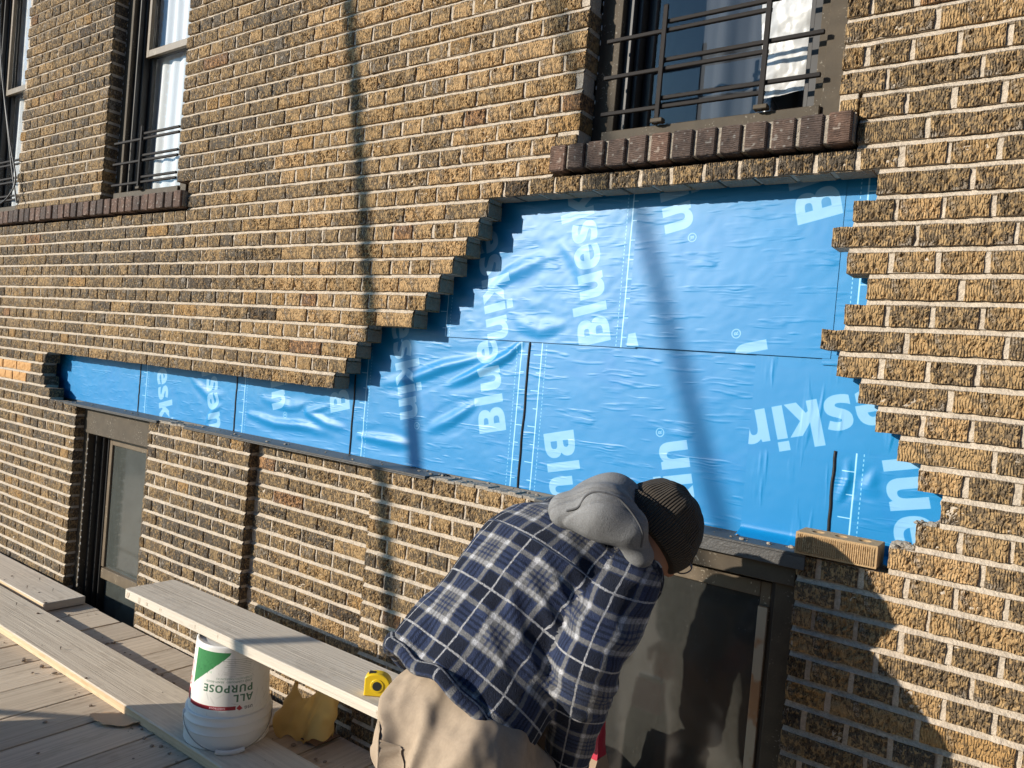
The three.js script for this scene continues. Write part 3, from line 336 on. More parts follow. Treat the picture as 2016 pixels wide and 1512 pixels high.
function longBoard(name, label, x0, x1, y0, y1, z0, z1, mi, group, nails = []) { const t = thing(name, label, 'plank', [x0, y0, z0], group); const L = x1 - x0, H = y1 - y0, D = z1 - z0, n = 60; 
  const g = uvm(cbox(0, L, 0, H, 0, D, 0.004), 0); const uv = g.attributes.uv; for (let k = 0; k < uv.count; k++) uv.setXY(k, uv.getX(k) + mi * 0.37, uv.getY(k) + mi * 0.21); part('board', g, plankM[mi], t);
  part('edge', uvm(cbox(0.004, L - 0.004, 0.004, H - 0.004, D - 0.004, D + 0.0008, 0.0006), 0), mi === 2 ? plankM[0] : freshEdge, t);
  for (const [nx, nz] of nails) part('nail', merge([rod([nx - x0, H - 0.002, nz - z0], [nx - x0 + 0.003, H + 0.012, nz - z0], 0.0014, 6), new THREE.CylinderGeometry(0.004, 0.004, 0.0015, 8).translate(nx - x0 + 0.003, H + 0.0125, nz - z0)]), M({ color: lin(0.05, 0.035, 0.03), roughness: 0.6, metalness: 0.4 }), t);
  return t; }
longBoard('scaffold_plank', 'long grey scaffold plank lying on the deck and carrying the bucket', -6.2, 0.3, 0.001, 0.041, 0.278, 0.518, 0, 'loose planks', [[-1.868, 0.45], [-2.6, 0.35]]);
longBoard('scaffold_plank', 'short plank against the wall, its cut end at the left window', -6.2, -2.53, 0.001, 0.044, 0.03, 0.246, 1, 'loose planks', [[-2.96, 0.09], [-2.72, 0.12], [-2.85, 0.2]]);
const benchY = 0.041 + 0.37;
{ const t = thing('bench_plank', 'thick plank raised on upturned buckets as a bench', 'plank', [-1.345, benchY + 0.001, 0.232], 'loose planks'); const L = 1.82, H = 0.038, D = 0.218, sh = new THREE.Shape(); const c = 0.018; sh.moveTo(c, 0); sh.lineTo(L, 0); sh.lineTo(L, D); sh.lineTo(c, D); sh.quadraticCurveTo(0, D, 0, D - c); sh.lineTo(0, c); sh.quadraticCurveTo(0, 0, c, 0);
  const g = new THREE.ExtrudeGeometry(sh, { depth: H - 0.006, bevelEnabled: true, bevelSize: 0.003, bevelThickness: 0.003, bevelSegments: 2, curveSegments: 6 }).rotateX(Math.PI / 2).translate(0, H - 0.003, 0); uvm(plain(g), 0); const gg = uvm(plain(g), 0); part('board', gg, plankM[2], t);
  const R = rng(15), sp = []; for (let i = 0; i < 9; i++) { const x = R() * R() * L, z = D + 0.0028; sp.push(cbox(x, x + rr(0.004, 0.02, R), rr(0.004, 0.02, R), rr(0.022, 0.034, R), z - 0.001, z + rr(0.0005, 0.0018, R), 0.0004)); } const m = part('dried_mortar', merge(sp), mortarMat, t); m.userData.kind = 'stuff';
  part('nail_hole', new THREE.CylinderGeometry(0.0045, 0.0045, 0.0012, 10).rotateX(Math.PI / 2).translate(0.032, 0.017, D + 0.003), M({ color: lin(0.02, 0.017, 0.015) }), t); }
// upturned pails
function labelTex() { return ctex(1536, 427, (c, w, h) => { c.fillStyle = 'rgb(226,223,216)'; c.fillRect(0, 0, w, h); const R = rng(3); for (let i = 0; i < 420; i++) { c.globalAlpha = 0.05 + 0.16 * R(); c.fillStyle = R() < 0.6 ? 'rgb(170,165,155)' : 'rgb(120,116,110)'; c.beginPath(); c.ellipse(R() * w, R() * h, 3 + 30 * R(), 1 + 5 * R(), R() * 3, 0, 7); c.fill(); } c.globalAlpha = 1;
    // printed upright for the pail, which stands on its head
    c.save(); c.translate(w, h); c.rotate(Math.PI); c.translate(700, 0); c.scale(1.12, 1.0); c.translate(-722, -72);
    const X0 = 700; c.fillStyle = 'rgb(150,24,40)'; c.fillRect(X0 + 66, 118, 300, 24); c.fillStyle = 'rgb(226,200,200)'; c.font = 'bold 16px sans-serif'; c.fillText('SHEETROCK', X0 + 120, 136);
    c.fillStyle = 'rgb(170,30,40)'; c.beginPath(); c.moveTo(X0 + 28, 122); c.lineTo(X0 + 46, 112); c.lineTo(X0 + 62, 128); c.lineTo(X0 + 46, 146); c.fill(); c.fillStyle = 'rgb(60,60,66)'; c.font = 'bold 26px sans-serif'; c.fillText('USG', X0 - 32, 112 + 22);
    c.fillStyle = 'rgb(66,104,78)'; c.font = 'bold 66px sans-serif'; c.fillText('ALL', X0 - 30, 214); c.fillText('PURPOSE', X0 - 30, 276); c.font = '17px sans-serif'; c.fillText('JOINT COMPOUND   READY-MIXED', X0 - 20, 302); c.globalAlpha = 0.7; c.fillText('COMPUESTO PARA JUNTAS', X0 - 20, 322); c.globalAlpha = 1;
    c.fillStyle = 'rgb(52,124,70)'; c.beginPath(); c.moveTo(X0 + 350, 480); c.lineTo(X0 + 350, 250); const Z = 14; for (let i = 0; i <= Z; i++) { const t = i / Z; c.lineTo(X0 + 350 - 225 * t + (i % 2 ? 14 : -8), 250 + 205 * t + (i % 2 ? -14 : 10)); } c.lineTo(X0 + 110, 480); c.fill(); for (let i = 0; i < 60; i++) { c.globalAlpha = 0.25; c.fillStyle = R() < 0.5 ? 'rgb(60,150,80)' : 'rgb(16,86,36)'; c.beginPath(); const x = X0 + 200 + 140 * R(), y = 330 + 140 * R(); c.moveTo(x, y); c.lineTo(x + 20 * R(), y + 26 * R()); c.lineTo(x + 30 * R() - 15, y + 20); c.fill(); } c.globalAlpha = 1;
    c.strokeStyle = 'rgb(178,30,44)'; c.lineWidth = 4; c.strokeRect(X0 + 384, 130, 78, 330); c.fillStyle = 'rgb(178,30,44)'; c.fillRect(X0 + 384, 130, 78, 66); c.beginPath(); c.arc(X0 + 423, 248, 33, 0, 7); c.lineWidth = 6; c.stroke(); c.beginPath(); c.moveTo(X0 + 400, 270); c.lineTo(X0 + 446, 226); c.stroke(); c.beginPath(); c.ellipse(X0 + 423, 248, 12, 20, 0.4, 0, 7); c.fill(); for (let i = 0; i < 7; i++) c.fillRect(X0 + 394 + i * 9, 300, 3, 60 + 70 * R());
    c.strokeStyle = 'rgb(120,116,92)'; c.lineWidth = 1.5; for (let i = 0; i < 9; i++) { c.beginPath(); c.moveTo(X0 - 20 + 12 * R(), 340 + i * 12); c.lineTo(X0 + 120 + 40 * R(), 344 + i * 12); c.stroke(); }
    c.restore(); }); }
const pailM = MP({ color: lin(0.74, 0.72, 0.68), roughness: 0.42 }), pailL = MP({ map: labelTex(), roughness: 0.45 }), wireM = M({ color: lin(0.3, 0.29, 0.27), metalness: 0.8, roughness: 0.45 });
function pail(x, z, turn, label, full) { const t = thing('upturned_bucket', label, 'bucket', [x, 0.0415, z], 'upturned buckets under the bench'); t.rotation.y = turn; const L2 = (p) => p.map((q) => new THREE.Vector2(...q));
  part('body', new THREE.LatheGeometry(L2([[0.1455, 0.118], [0.1318, 0.36]]), 72), full ? pailL : pailM, t);
  part('base', new THREE.LatheGeometry(L2([[0.1315, 0.3595], [0.1315, 0.366], [0.128, 0.3695], [0.123, 0.3695], [0.121, 0.362], [0, 0.36]]), 60), pailM, t);
  part('rim', new THREE.LatheGeometry(L2([[0.14, 0.002], [0.151, 0], [0.153, 0.004], [0.1525, 0.05], [0.157, 0.052], [0.157, 0.057], [0.1525, 0.06], [0.1515, 0.083], [0.1575, 0.085], [0.1575, 0.092], [0.152, 0.095], [0.15, 0.112], [0.154, 0.114], [0.153, 0.119], [0.1452, 0.1195]]), 72), pailM, t);
  if (!full) return t;
  const b = []; for (let i = 0; i <= 20; i++) { const a = Math.PI * i / 20; b.push([0.158 * Math.cos(a), 0.088 - 0.082 * Math.sin(a), -0.178 * Math.sin(a)]); } part('handle', tube(b, 0.002, 60, 6), wireM, t);
  const gp = b.slice(8, 13); part('grip', tube(gp, 0.0085, 16, 10), M({ color: lin(0.6, 0.59, 0.57) }), t);
  for (const s of [1, -1]) part('ear', new THREE.CylinderGeometry(0.014, 0.014, 0.01, 14).rotateZ(Math.PI / 2).translate(s * 0.155, 0.088, 0), pailM, t);
  return t; }
pail(-0.705, 0.36, -2.1, 'white upturned bucket with green and red print under the bench', true);
{ const b2 = pail(0.33, 0.345, 1.9, 'plain white upturned bucket at the hidden end of the bench', false); }
// yellow paper sack beside the bucket
{ const t = thing('paper_sack', 'crumpled yellow paper sack on the deck behind the bucket', 'sack', [-0.55, 0.002, 0.1]); const pm = MP({ color: lin(0.8, 0.53, 0.17), roughness: 0.75, side: THREE.DoubleSide, transmission: 0.12, thickness: 0 });
  const nx = 60, ny = 40, P = [], I = []; for (let j = 0; j <= ny; j++) for (let i = 0; i <= nx; i++) { const u = i / nx, v = j / ny, a = mix(-0.4, 2.9, u); const rad = 0.115 + 0.03 * Math.sin(a * 3 + 1) + 0.016 * N3(u * 9, v * 3, 4) + 0.02 * v * Math.sin(u * 14), lift = 0.05 * Math.max(0, Math.sin(u * 9)) * (1 - v) + 0.02 * (1 - v) * Math.sin(u * 23); P.push(rad * Math.cos(a) * (1 - 0.25 * v) + 0.05 * v, lift + v * (0.2 + 0.03 * Math.sin(u * 7)), rad * Math.sin(a) * 0.8 * (1 - 0.3 * v)); }
  for (let j = 0; j < ny; j++) for (let i = 0; i < nx; i++) { const q = j * (nx + 1) + i; I.push(q, q + 1, q + nx + 2, q, q + nx + 2, q + nx + 1); } const g = new THREE.BufferGeometry(); g.setAttribute('position', new THREE.Float32BufferAttribute(P, 3)); g.setIndex(I); g.computeVertexNormals(); part('paper', g, pm, t);
  part('fold', new THREE.BoxGeometry(0.2, 0.004, 0.12, 12, 1, 8).translate(0.02, 0.01, 0.0), M({ color: lin(0.16, 0.1, 0.06) }), t); }
// yellow tape measure on the bench
{ const t = thing('tape_measure', 'small yellow tape measure resting on the bench', 'tape measure', [0.095, benchY + 0.0405, 0.395]); t.rotation.y = 0.62; const yel = MP({ color: lin(0.78, 0.52, 0.015), roughness: 0.35 }), blk = M({ color: lin(0.02, 0.02, 0.02), roughness: 0.5 });
  const sh = new THREE.Shape(); sh.moveTo(-0.036, 0); sh.lineTo(0.038, 0); sh.lineTo(0.038, 0.02); sh.quadraticCurveTo(0.04, 0.06, 0.0, 0.062); sh.quadraticCurveTo(-0.03, 0.062, -0.036, 0.05); sh.closePath(); const g = new THREE.ExtrudeGeometry(sh, { depth: 0.03, bevelEnabled: true, bevelSize: 0.004, bevelThickness: 0.004, bevelSegments: 3, curveSegments: 12 }).translate(0, 0.004, -0.015); part('case', g, yel, t);
  part('face_disc', new THREE.CylinderGeometry(0.02, 0.022, 0.003, 24).rotateX(Math.PI / 2).translate(0.0, 0.034, 0.0195), yel, t); part('label', new THREE.CylinderGeometry(0.014, 0.014, 0.001, 24).rotateX(Math.PI / 2).translate(0, 0.034, 0.0215), blk, t);
  part('lock_button', cbox(-0.03, -0.008, 0.064, 0.071, -0.008, 0.008, 0.002), blk, t); part('belt_clip', cbox(-0.026, 0.03, 0.03, 0.05, -0.026, -0.022, 0.001), wireM, t); part('tape_end', cbox(0.041, 0.046, 0.002, 0.016, -0.009, 0.009, 0.001), wireM, t); }
// torn cardboard
function scrap(label, x, z, rx, rz, seed, y = 0.003) { const t = thing('cardboard_scrap', label, 'cardboard', [x, y, z], 'torn cardboard scraps'); const n = 22, sh = new THREE.Shape(), R = rng(seed); for (let i = 0; i <= n; i++) { const a = i / n * 6.2832, k = 0.82 + 0.25 * R(); const px = rx * k * Math.cos(a), py = rz * k * Math.sin(a); i ? sh.lineTo(px, py) : sh.moveTo(px, py); } const g = new THREE.ExtrudeGeometry(sh, { depth: 0.0025, bevelEnabled: false, curveSegments: 2 }).rotateX(-Math.PI / 2); const p = g.attributes.position; for (let i = 0; i < p.count; i++) p.setY(i, p.getY(i) + 0.016 * Math.abs(N3(p.getX(i) * 11 + seed, p.getZ(i) * 11)) + 0.01 * (p.getX(i) / rx) ** 2); g.computeVertexNormals(); part('sheet', g, M({ color: lin(0.6, 0.42, 0.26), bumpMap: gritH, bumpScale: 0.0006 }), t); return t; }
scrap('torn brown cardboard scrap on the sunlit deck beside the long plank', -1.125, 0.57, 0.105, 0.05, 5).rotation.y = 0.5;
scrap('small dark cardboard scrap in the shade under the bench', -0.16, 0.06, 0.06, 0.03, 9);
{ const R = rng(91), a = []; for (let i = 0; i < 260; i++) { const band = R(); let x = rr(-3.2, 0.2, R), z = band < 0.35 ? 0.525 + Math.abs(rr(-0.05, 0.05, R)) : band < 0.6 ? 0.26 - Math.abs(rr(0, 0.1, R)) : rr(0.03, 1.2, R); const s = Math.pow(R(), 4) * 0.009 + 0.0012; const onP = z > 0.278 && z < 0.518, onS = z < 0.246 && x < -2.53; const g = new THREE.IcosahedronGeometry(s, 0); g.scale(1 + R(), 0.6, 1 + 0.5 * R()).rotateY(R() * 6).translate(x, (onP ? 0.041 : onS ? 0.044 : 0.001) + s * 0.3, z); a.push(uvm(plain(g))); } const m = shadow(new THREE.Mesh(merge(a), M({ color: lin(0.24, 0.19, 0.145) }))); m.name = 'mortar_crumbs'; m.userData.kind = 'stuff'; m.userData.label = 'brown mortar crumbs and grit scattered over the planks'; m.userData.category = 'debris'; scene.add(m); }
// loose cored brick on the ledge
{ const t = thing('loose_brick', 'loose combed tan brick with three holes on the ledge', 'brick', [1.3095, YL + 0.0102, -0.028]); const L = 0.198, H = 0.058, D = 0.088; const sh = new THREE.Shape(); sh.moveTo(-L / 2, -D / 2); sh.lineTo(L / 2, -D / 2); sh.lineTo(L / 2, D / 2); sh.lineTo(-L / 2, D / 2); sh.closePath(); for (const x of [-0.056, 0.002, 0.06]) { const h = new THREE.Path(); h.absellipse(x, 0.004, 0.0165, 0.0165, 0, 6.2832, true); sh.holes.push(h); }
  const g = new THREE.ExtrudeGeometry(sh, { depth: H - 0.003, bevelEnabled: true, bevelSize: 0.0015, bevelThickness: 0.0015, bevelSegments: 2, curveSegments: 20 }).rotateX(-Math.PI / 2).translate(0, 0.0015, 0); const bm = M({ color: lin(0.4, 0.265, 0.135), bumpMap: gritH, bumpScale: 0.0012, roughness: 0.9 }); part('body', uvm(plain(g)), bm, t);
  const nx = 150, ny = 14, P = [], I = []; for (let j = 0; j <= ny; j++) for (let i = 0; i <= nx; i++) { const x = -L / 2 + 0.003 + (L - 0.006) * i / nx, y = 0.003 + (H - 0.006) * j / ny; const e = i === 0 || i === nx || j === 0 || j === ny; const ph = ((x / 0.0052) % 1 + 1) % 1; P.push(x + 0.0004 * N3(x * 300, y * 120, 3), y, D / 2 + 0.0016 + (e ? -0.0008 : (ph < 0.42 ? -0.0002 : 0.0026 + 0.0008 * N3(x * 200, y * 160, 6)))); }
  for (let j = 0; j < ny; j++) for (let i = 0; i < nx; i++) { const q = j * (nx + 1) + i; I.push(q, q + 1, q + nx + 2, q, q + nx + 2, q + nx + 1); } const f = new THREE.BufferGeometry(); f.setAttribute('position', new THREE.Float32BufferAttribute(P, 3)); f.setIndex(I); f.computeVertexNormals(); uvm(f); part('combed_face', f, bm, t); }
// sack standing by the window sill
{ const t = thing('mortar_sack', 'red topped brown sack standing by the basement window behind the sleeve', 'sack', [0.705, 0.002, 0.13]); const g = new THREE.BoxGeometry(0.1, 0.4, 0.1, 14, 20, 8), p = g.attributes.position; for (let i = 0; i < p.count; i++) { const y = p.getY(i) + 0.2, k = 1 - 0.5 * sst(0.34, 0.42, y), b = 1 + 0.12 * Math.sin(y * 7.5); p.setXYZ(i, p.getX(i) * b + 0.006 * N3(y * 9, p.getZ(i) * 20, 2), y, p.getZ(i) * b * k + 0.006 * N3(p.getX(i) * 14, y * 9, 5)); } g.computeVertexNormals(); part('bag', g, M({ color: lin(0.33, 0.23, 0.15), roughness: 0.85 }), t);
  const s = new THREE.BoxGeometry(0.101, 0.1, 0.056, 14, 8, 4), q = s.attributes.position; for (let i = 0; i < q.count; i++) { const y = q.getY(i) + 0.05; const k = 1 - 0.45 * (y / 0.1); q.setXYZ(i, q.getX(i) * (1 - 0.1 * y / 0.1) + 0.004 * N3(y * 30, q.getZ(i) * 30), 0.398 + y, q.getZ(i) * k); } s.computeVertexNormals(); part('red_top', s, MP({ color: lin(0.42, 0.012, 0.04), roughness: 0.45 }), t); part('white_edge', cbox(-0.042, 0.044, 0.494, 0.512, -0.012, 0.012, 0.004), M({ color: lin(0.6, 0.58, 0.55) }), t); }
// ---------- the stooping person ----------
const OO = new V3(0.703, 0.779, 0.748), ax = new V3(0.214, 0.722, -0.657).normalize(), nx_ = new V3(0.116, 0.648, 0.751).normalize(), rx_ = new V3().crossVectors(ax, nx_).normalize(); nx_.crossVectors(rx_, ax).normalize();
const at3 = (u, v, w = 0) => OO.clone().addScaledVector(rx_, u).addScaledVector(ax, v).addScaledVector(nx_, w);
function surfaceNets(f, lo, hi, cell) { // dual mesh of f = 0 (inside negative)
  const n = [0, 1, 2].map((i) => Math.ceil((hi[i] - lo[i]) / cell) + 1), [X, Y, Z] = n, F = new Float32Array(X * Y * Z), id = (i, j, k) => (k * Y + j) * X + i;
  for (let k = 0; k < Z; k++) for (let j = 0; j < Y; j++) for (let i = 0; i < X; i++) F[id(i, j, k)] = f(lo[0] + i * cell, lo[1] + j * cell, lo[2] + k * cell);
  const vi = new Int32Array(X * Y * Z).fill(-1), P = [], I = []; const E = [[0, 1], [0, 2], [0, 4], [1, 3], [1, 5], [2, 3], [2, 6], [3, 7], [4, 5], [4, 6], [5, 7], [6, 7]];
  for (let k = 0; k < Z - 1; k++) for (let j = 0; j < Y - 1; j++) for (let i = 0; i < X - 1; i++) { const c = []; let m = 0; for (let q = 0; q < 8; q++) { const v = F[id(i + (q & 1), j + (q >> 1 & 1), k + (q >> 2))]; c.push(v); if (v < 0) m++; } if (m === 0 || m === 8) continue; let x = 0, y = 0, z = 0, t = 0; for (const [a, b] of E) if ((c[a] < 0) !== (c[b] < 0)) { const s = c[a] / (c[a] - c[b]); x += (a & 1) + s * ((b & 1) - (a & 1)); y += (a >> 1 & 1) + s * ((b >> 1 & 1) - (a >> 1 & 1)); z += (a >> 2) + s * ((b >> 2) - (a >> 2)); t++; } vi[id(i, j, k)] = P.length / 3; P.push(lo[0] + (i + x / t) * cell, lo[1] + (j + y / t) * cell, lo[2] + (k + z / t) * cell); }
  const quad = (a, b, c, d, flip) => { if (a < 0 || b < 0 || c < 0 || d < 0) return; flip ? I.push(a, c, b, a, d, c) : I.push(a, b, c, a, c, d); };
  for (let k = 1; k < Z - 1; k++) for (let j = 1; j < Y - 1; j++) for (let i = 1; i < X - 1; i++) { const s = F[id(i, j, k)] < 0; if (s !== F[id(i + 1, j, k)] < 0) quad(vi[id(i, j - 1, k - 1)], vi[id(i, j, k - 1)], vi[id(i, j, k)], vi[id(i, j - 1, k)], !s); if (s !== F[id(i, j + 1, k)] < 0) quad(vi[id(i - 1, j, k - 1)], vi[id(i - 1, j, k)], vi[id(i, j, k)], vi[id(i, j, k - 1)], !s); if (s !== F[id(i, j, k + 1)] < 0) quad(vi[id(i - 1, j - 1, k)], vi[id(i, j - 1, k)], vi[id(i, j, k)], vi[id(i - 1, j, k)], !s); }
  const g = new THREE.BufferGeometry(); g.setAttribute('position', new THREE.Float32BufferAttribute(P, 3)); g.setIndex(I); const N = new Float32Array(P.length), e = cell * 0.7;
  for (let q = 0; q < P.length; q += 3) { const x = P[q], y = P[q + 1], z = P[q + 2]; let a = f(x + e, y, z) - f(x - e, y, z), b = f(x, y + e, z) - f(x, y - e, z), c = f(x, y, z + e) - f(x, y, z - e), l = Math.hypot(a, b, c) || 1; N[q] = a / l; N[q + 1] = b / l; N[q + 2] = c / l; }
  g.setAttribute('normal', new THREE.BufferAttribute(N, 3)); return g; }
const smin = (a, b, k) => { const h = cl(0.5 + 0.5 * (b - a) / k); return b + (a - b) * h - k * h * (1 - h); };
const arr = (v) => v.isVector3 ? [v.x, v.y, v.z] : v;
const cap = (A, B, ra, rb) => { A = arr(A); B = arr(B); const d = [B[0] - A[0], B[1] - A[1], B[2] - A[2]], L = d[0] * d[0] + d[1] * d[1] + d[2] * d[2] || 1e-9; return (x, y, z) => { const px = x - A[0], py = y - A[1], pz = z - A[2], t = cl((px * d[0] + py * d[1] + pz * d[2]) / L); return Math.hypot(px - t * d[0], py - t * d[1], pz - t * d[2]) - (ra + (rb - ra) * t); }; };
const ell = (C, X, Y, Z, a, b, c) => { C = arr(C); X = arr(X); Y = arr(Y); Z = arr(Z); const m = Math.min(a, b, c); return (x, y, z) => { const p = x - C[0], q = y - C[1], r = z - C[2]; const u = (p * X[0] + q * X[1] + r * X[2]) / a, v = (p * Y[0] + q * Y[1] + r * Y[2]) / b, w = (p * Z[0] + q * Z[1] + r * Z[2]) / c; const k = Math.hypot(u, v, w); return (k - 1) * m * (k < 1 ? 1 : 0.5 * (a + b + c) / 1.5 / m * 0.75 + 0.25); }; };
const blend = (fs, k) => (x, y, z) => { let d = fs[0](x, y, z); for (let i = 1; i < fs.length; i++) d = smin(d, fs[i](x, y, z), k); return d; };
const lerpT = (T, v) => { if (v <= T[0][0]) return T[0].slice(1); for (let i = 0; i < T.length - 1; i++) if (v < T[i + 1][0]) { const t = (v - T[i][0]) / (T[i + 1][0] - T[i][0]), s = t * t * (3 - 2 * t); return T[i].slice(1).map((q, j) => mix(q, T[i + 1][j + 1], s)); } return T.at(-1).slice(1); };
const shR = at3(0.17, 0.43, -0.015), shL = at3(-0.14, 0.4, -0.05), elR = new V3(1.0, 0.925, 0.7), wrR = new V3(0.885, 0.615, 0.56), elL = new V3(0.68, 0.86, 0.32), wrL = new V3(0.7, 0.64, 0.28);
const haR = new V3(0.855, 0.515, 0.51), haL = new V3(0.705, 0.54, 0.25);
const Hc = new V3(0.99, 1.155, 0.405), hup = new V3(0.4, 0.637, -0.653).normalize(), hfa = new V3(0.324, -0.779, -0.523), hsd = new V3().crossVectors(hfa, hup).normalize(); hfa.crossVectors(hup, hsd).normalize();
const hd = (s, u, f) => Hc.clone().addScaledVector(hsd, s).addScaledVector(hup, u).addScaledVector(hfa, f);
const neckB = at3(0.06, 0.46, -0.01);
const hipL = at3(-0.01, -0.1, -0.01), hipR = at3(0.145, -0.1, 0.0), knL = new V3(0.69, 0.43, 0.54), knR = new V3(0.85, 0.42, 0.57), anL = new V3(0.65, 0.09, 0.7), anR = new V3(0.87, 0.09, 0.74);
const person = thing('person', 'person in a blue plaid fleece jacket, grey hood and dark beanie, stooping by the window', 'person');
// body: one continuous skin, mostly under the clothes
{ const hand = (W, H, side) => { const d = H.clone().sub(W).normalize(), s = new V3(side, 0.1, 0.4).addScaledVector(d, -d.dot(new V3(side, 0.1, 0.4))).normalize(), n = new V3().crossVectors(d, s); const fs = [cap(W, H.clone().addScaledVector(d, -0.03), 0.026, 0.03), cap(H.clone().addScaledVector(s, -0.025).addScaledVector(d, -0.02), H.clone().addScaledVector(s, 0.025).addScaledVector(d, -0.02), 0.016, 0.016)]; const lens = [0.068, 0.078, 0.073, 0.058]; for (let i = 0; i < 4; i++) { const b = H.clone().addScaledVector(s, -0.03 + i * 0.02), k1 = b.clone().addScaledVector(d, lens[i] * 0.5).addScaledVector(n, 0.008), k2 = k1.clone().addScaledVector(d, lens[i] * 0.32).addScaledVector(n, 0.022), k3 = k2.clone().addScaledVector(d, lens[i] * 0.12).addScaledVector(n, 0.02); fs.push(cap(b, k1, 0.0095, 0.009), cap(k1, k2, 0.009, 0.0085), cap(k2, k3, 0.0085, 0.008)); } const tb = H.clone().addScaledVector(s, -0.032).addScaledVector(d, -0.045), t1 = tb.clone().addScaledVector(s, -0.028).addScaledVector(d, 0.03).addScaledVector(n, 0.012), t2 = t1.clone().addScaledVector(d, 0.03).addScaledVector(n, 0.015); fs.push(cap(tb, t1, 0.012, 0.0105), cap(t1, t2, 0.0105, 0.009)); return blend(fs, 0.007); };
  const head = blend([ell(Hc, hsd, hup, hfa, 0.074, 0.1, 0.09), ell(hd(0, -0.055, 0.03), hsd, hup, hfa, 0.058, 0.062, 0.066), cap(hd(0, -0.1, 0.07), hd(0, -0.085, 0.075), 0.02, 0.02), cap(hd(0, -0.005, 0.09), hd(0, -0.038, 0.112), 0.009, 0.014), cap(hd(-0.013, -0.04, 0.096), hd(0.013, -0.04, 0.096), 0.008, 0.008), cap(hd(-0.02, -0.072, 0.09), hd(0.02, -0.072, 0.09), 0.008, 0.008), cap(hd(0.076, 0.01, -0.004), hd(0.074, -0.03, 0.004), 0.011, 0.009), cap(hd(-0.076, 0.01, -0.004), hd(-0.074, -0.03, 0.004), 0.011, 0.009), cap(hd(-0.04, 0.012, 0.082), hd(0.04, 0.012, 0.082), 0.008, 0.008)], 0.018);
  const eyes = (x, y, z) => Math.min(Math.hypot(...[x, y, z].map((v, i) => v - arr(hd(0.032, -0.012, 0.088))[i])) - 0.011, Math.hypot(...[x, y, z].map((v, i) => v - arr(hd(-0.032, -0.012, 0.088))[i])) - 0.011);
  const headE = (x, y, z) => smin(Math.max(head(x, y, z), -eyes(x, y, z)), head(x, y, z) + 0.004, 0.004);
  const neck = cap(neckB, hd(0, -0.06, -0.03), 0.06, 0.055); const torso = blend([cap(at3(0, 0.02), at3(0, 0.36), 0.11, 0.12), cap(shL, shR, 0.06, 0.06), cap(shR, elR, 0.045, 0.04), cap(elR, wrR, 0.04, 0.028), cap(shL, elL, 0.045, 0.04), cap(elL, wrL, 0.04, 0.028), cap(hipL, knL, 0.08, 0.055), cap(knL, anL, 0.05, 0.038), cap(hipR, knR, 0.08, 0.055), cap(knR, anR, 0.05, 0.038)], 0.03);
  const all = (x, y, z) => smin(smin(torso(x, y, z), neck(x, y, z), 0.03), headE(x, y, z), 0.02); const hr = hand(wrR, haR, -1), hl = hand(wrL, haL, 1);
  const main = surfaceNets(all, [0.45, 0.05, 0.1], [1.2, 1.36, 1.0], 0.013); const hg = surfaceNets((x, y, z) => smin(all(x, y, z), 9, 0.01), [0.85, 1.02, 0.24], [1.14, 1.33, 0.56], 0.005); const h1 = surfaceNets(hr, [0.7, 0.36, 0.38], [1.0, 0.68, 0.64], 0.0045), h2 = surfaceNets(hl, [0.58, 0.38, 0.1], [0.84, 0.72, 0.4], 0.0045);
  part('body', merge([main, hg, h1, h2].map((g) => uvm(plain(g)))), MP({ color: lin(0.36, 0.17, 0.105), roughness: 0.55, sheen: 0.1 }), person); }
// plaid fleece
const PL = 0.155; const plaid = dtex(1024, 1024, (u, v) => { const P = 2; const bandW = (t) => { t = ((t * P) % 1 + 1) % 1; const n = 0.012 * 0; const grey = sst(0.43, 0.455, t) * (1 - sst(0.975, 1, t)); let l = mix(0.04, 0.29, grey); const ln = (c, w) => 1 - sst(w * 0.6, w, Math.abs(t - c)); l = mix(l, 0.6, Math.max(ln(0.5, 0.045), ln(0.93, 0.045)) * grey); l = mix(l, 0.12, Math.max(ln(0.63, 0.022), ln(0.71, 0.022), ln(0.79, 0.022)) * grey); const wl = ln(0.215, 0.018); return [l, wl]; };
  const wob = 0.0022 * tn(u * 60, v * 60, 60, 60, 301), fz = tn(u * 200, v * 200, 200, 200, 302), f2 = tn(u * 90, v * 90, 90, 90, 303), [a, wa] = bandW(u + wob), [b, wb] = bandW(v + wob); let m = 0.5 * (a + b); m = m * m * 1.4 + 0.008; const w = Math.max(wa, wb) * (0.75 + 0.25 * fz); m = mix(m, 0.42, w); const k = 1 + 0.28 * fz + 0.14 * f2; const blue = 1 - sst(0.012, 0.11, m); return [m * k * mix(0.98, 0.26, blue), m * k * mix(0.97, 0.62, blue), m * k * mix(1, 2.0, blue)]; }, { rep: [1 / (2 * PL), 1 / (2 * PL)] });
const fleeceH = dtex(512, 512, (u, v) => cl(0.5 + 0.3 * tn(u * 100, v * 100, 100, 100, 311) + 0.3 * tn(u * 210, v * 210, 210, 210, 312)), { srgb: false, rep: [6, 6] });
const plaidM = MP({ map: plaid, bumpMap: fleeceH, bumpScale: 0.0022, roughness: 0.98, sheen: 0.5, sheenRoughness: 0.6, sheenColor: lin(0.2, 0.22, 0.26) });
const JT = [[-0.05, 0.202, 0.156], [0.06, 0.205, 0.15], [0.2, 0.195, 0.14], [0.32, 0.2, 0.142], [0.41, 0.185, 0.118], [0.47, 0.125, 0.085], [0.53, 0.06, 0.05]];
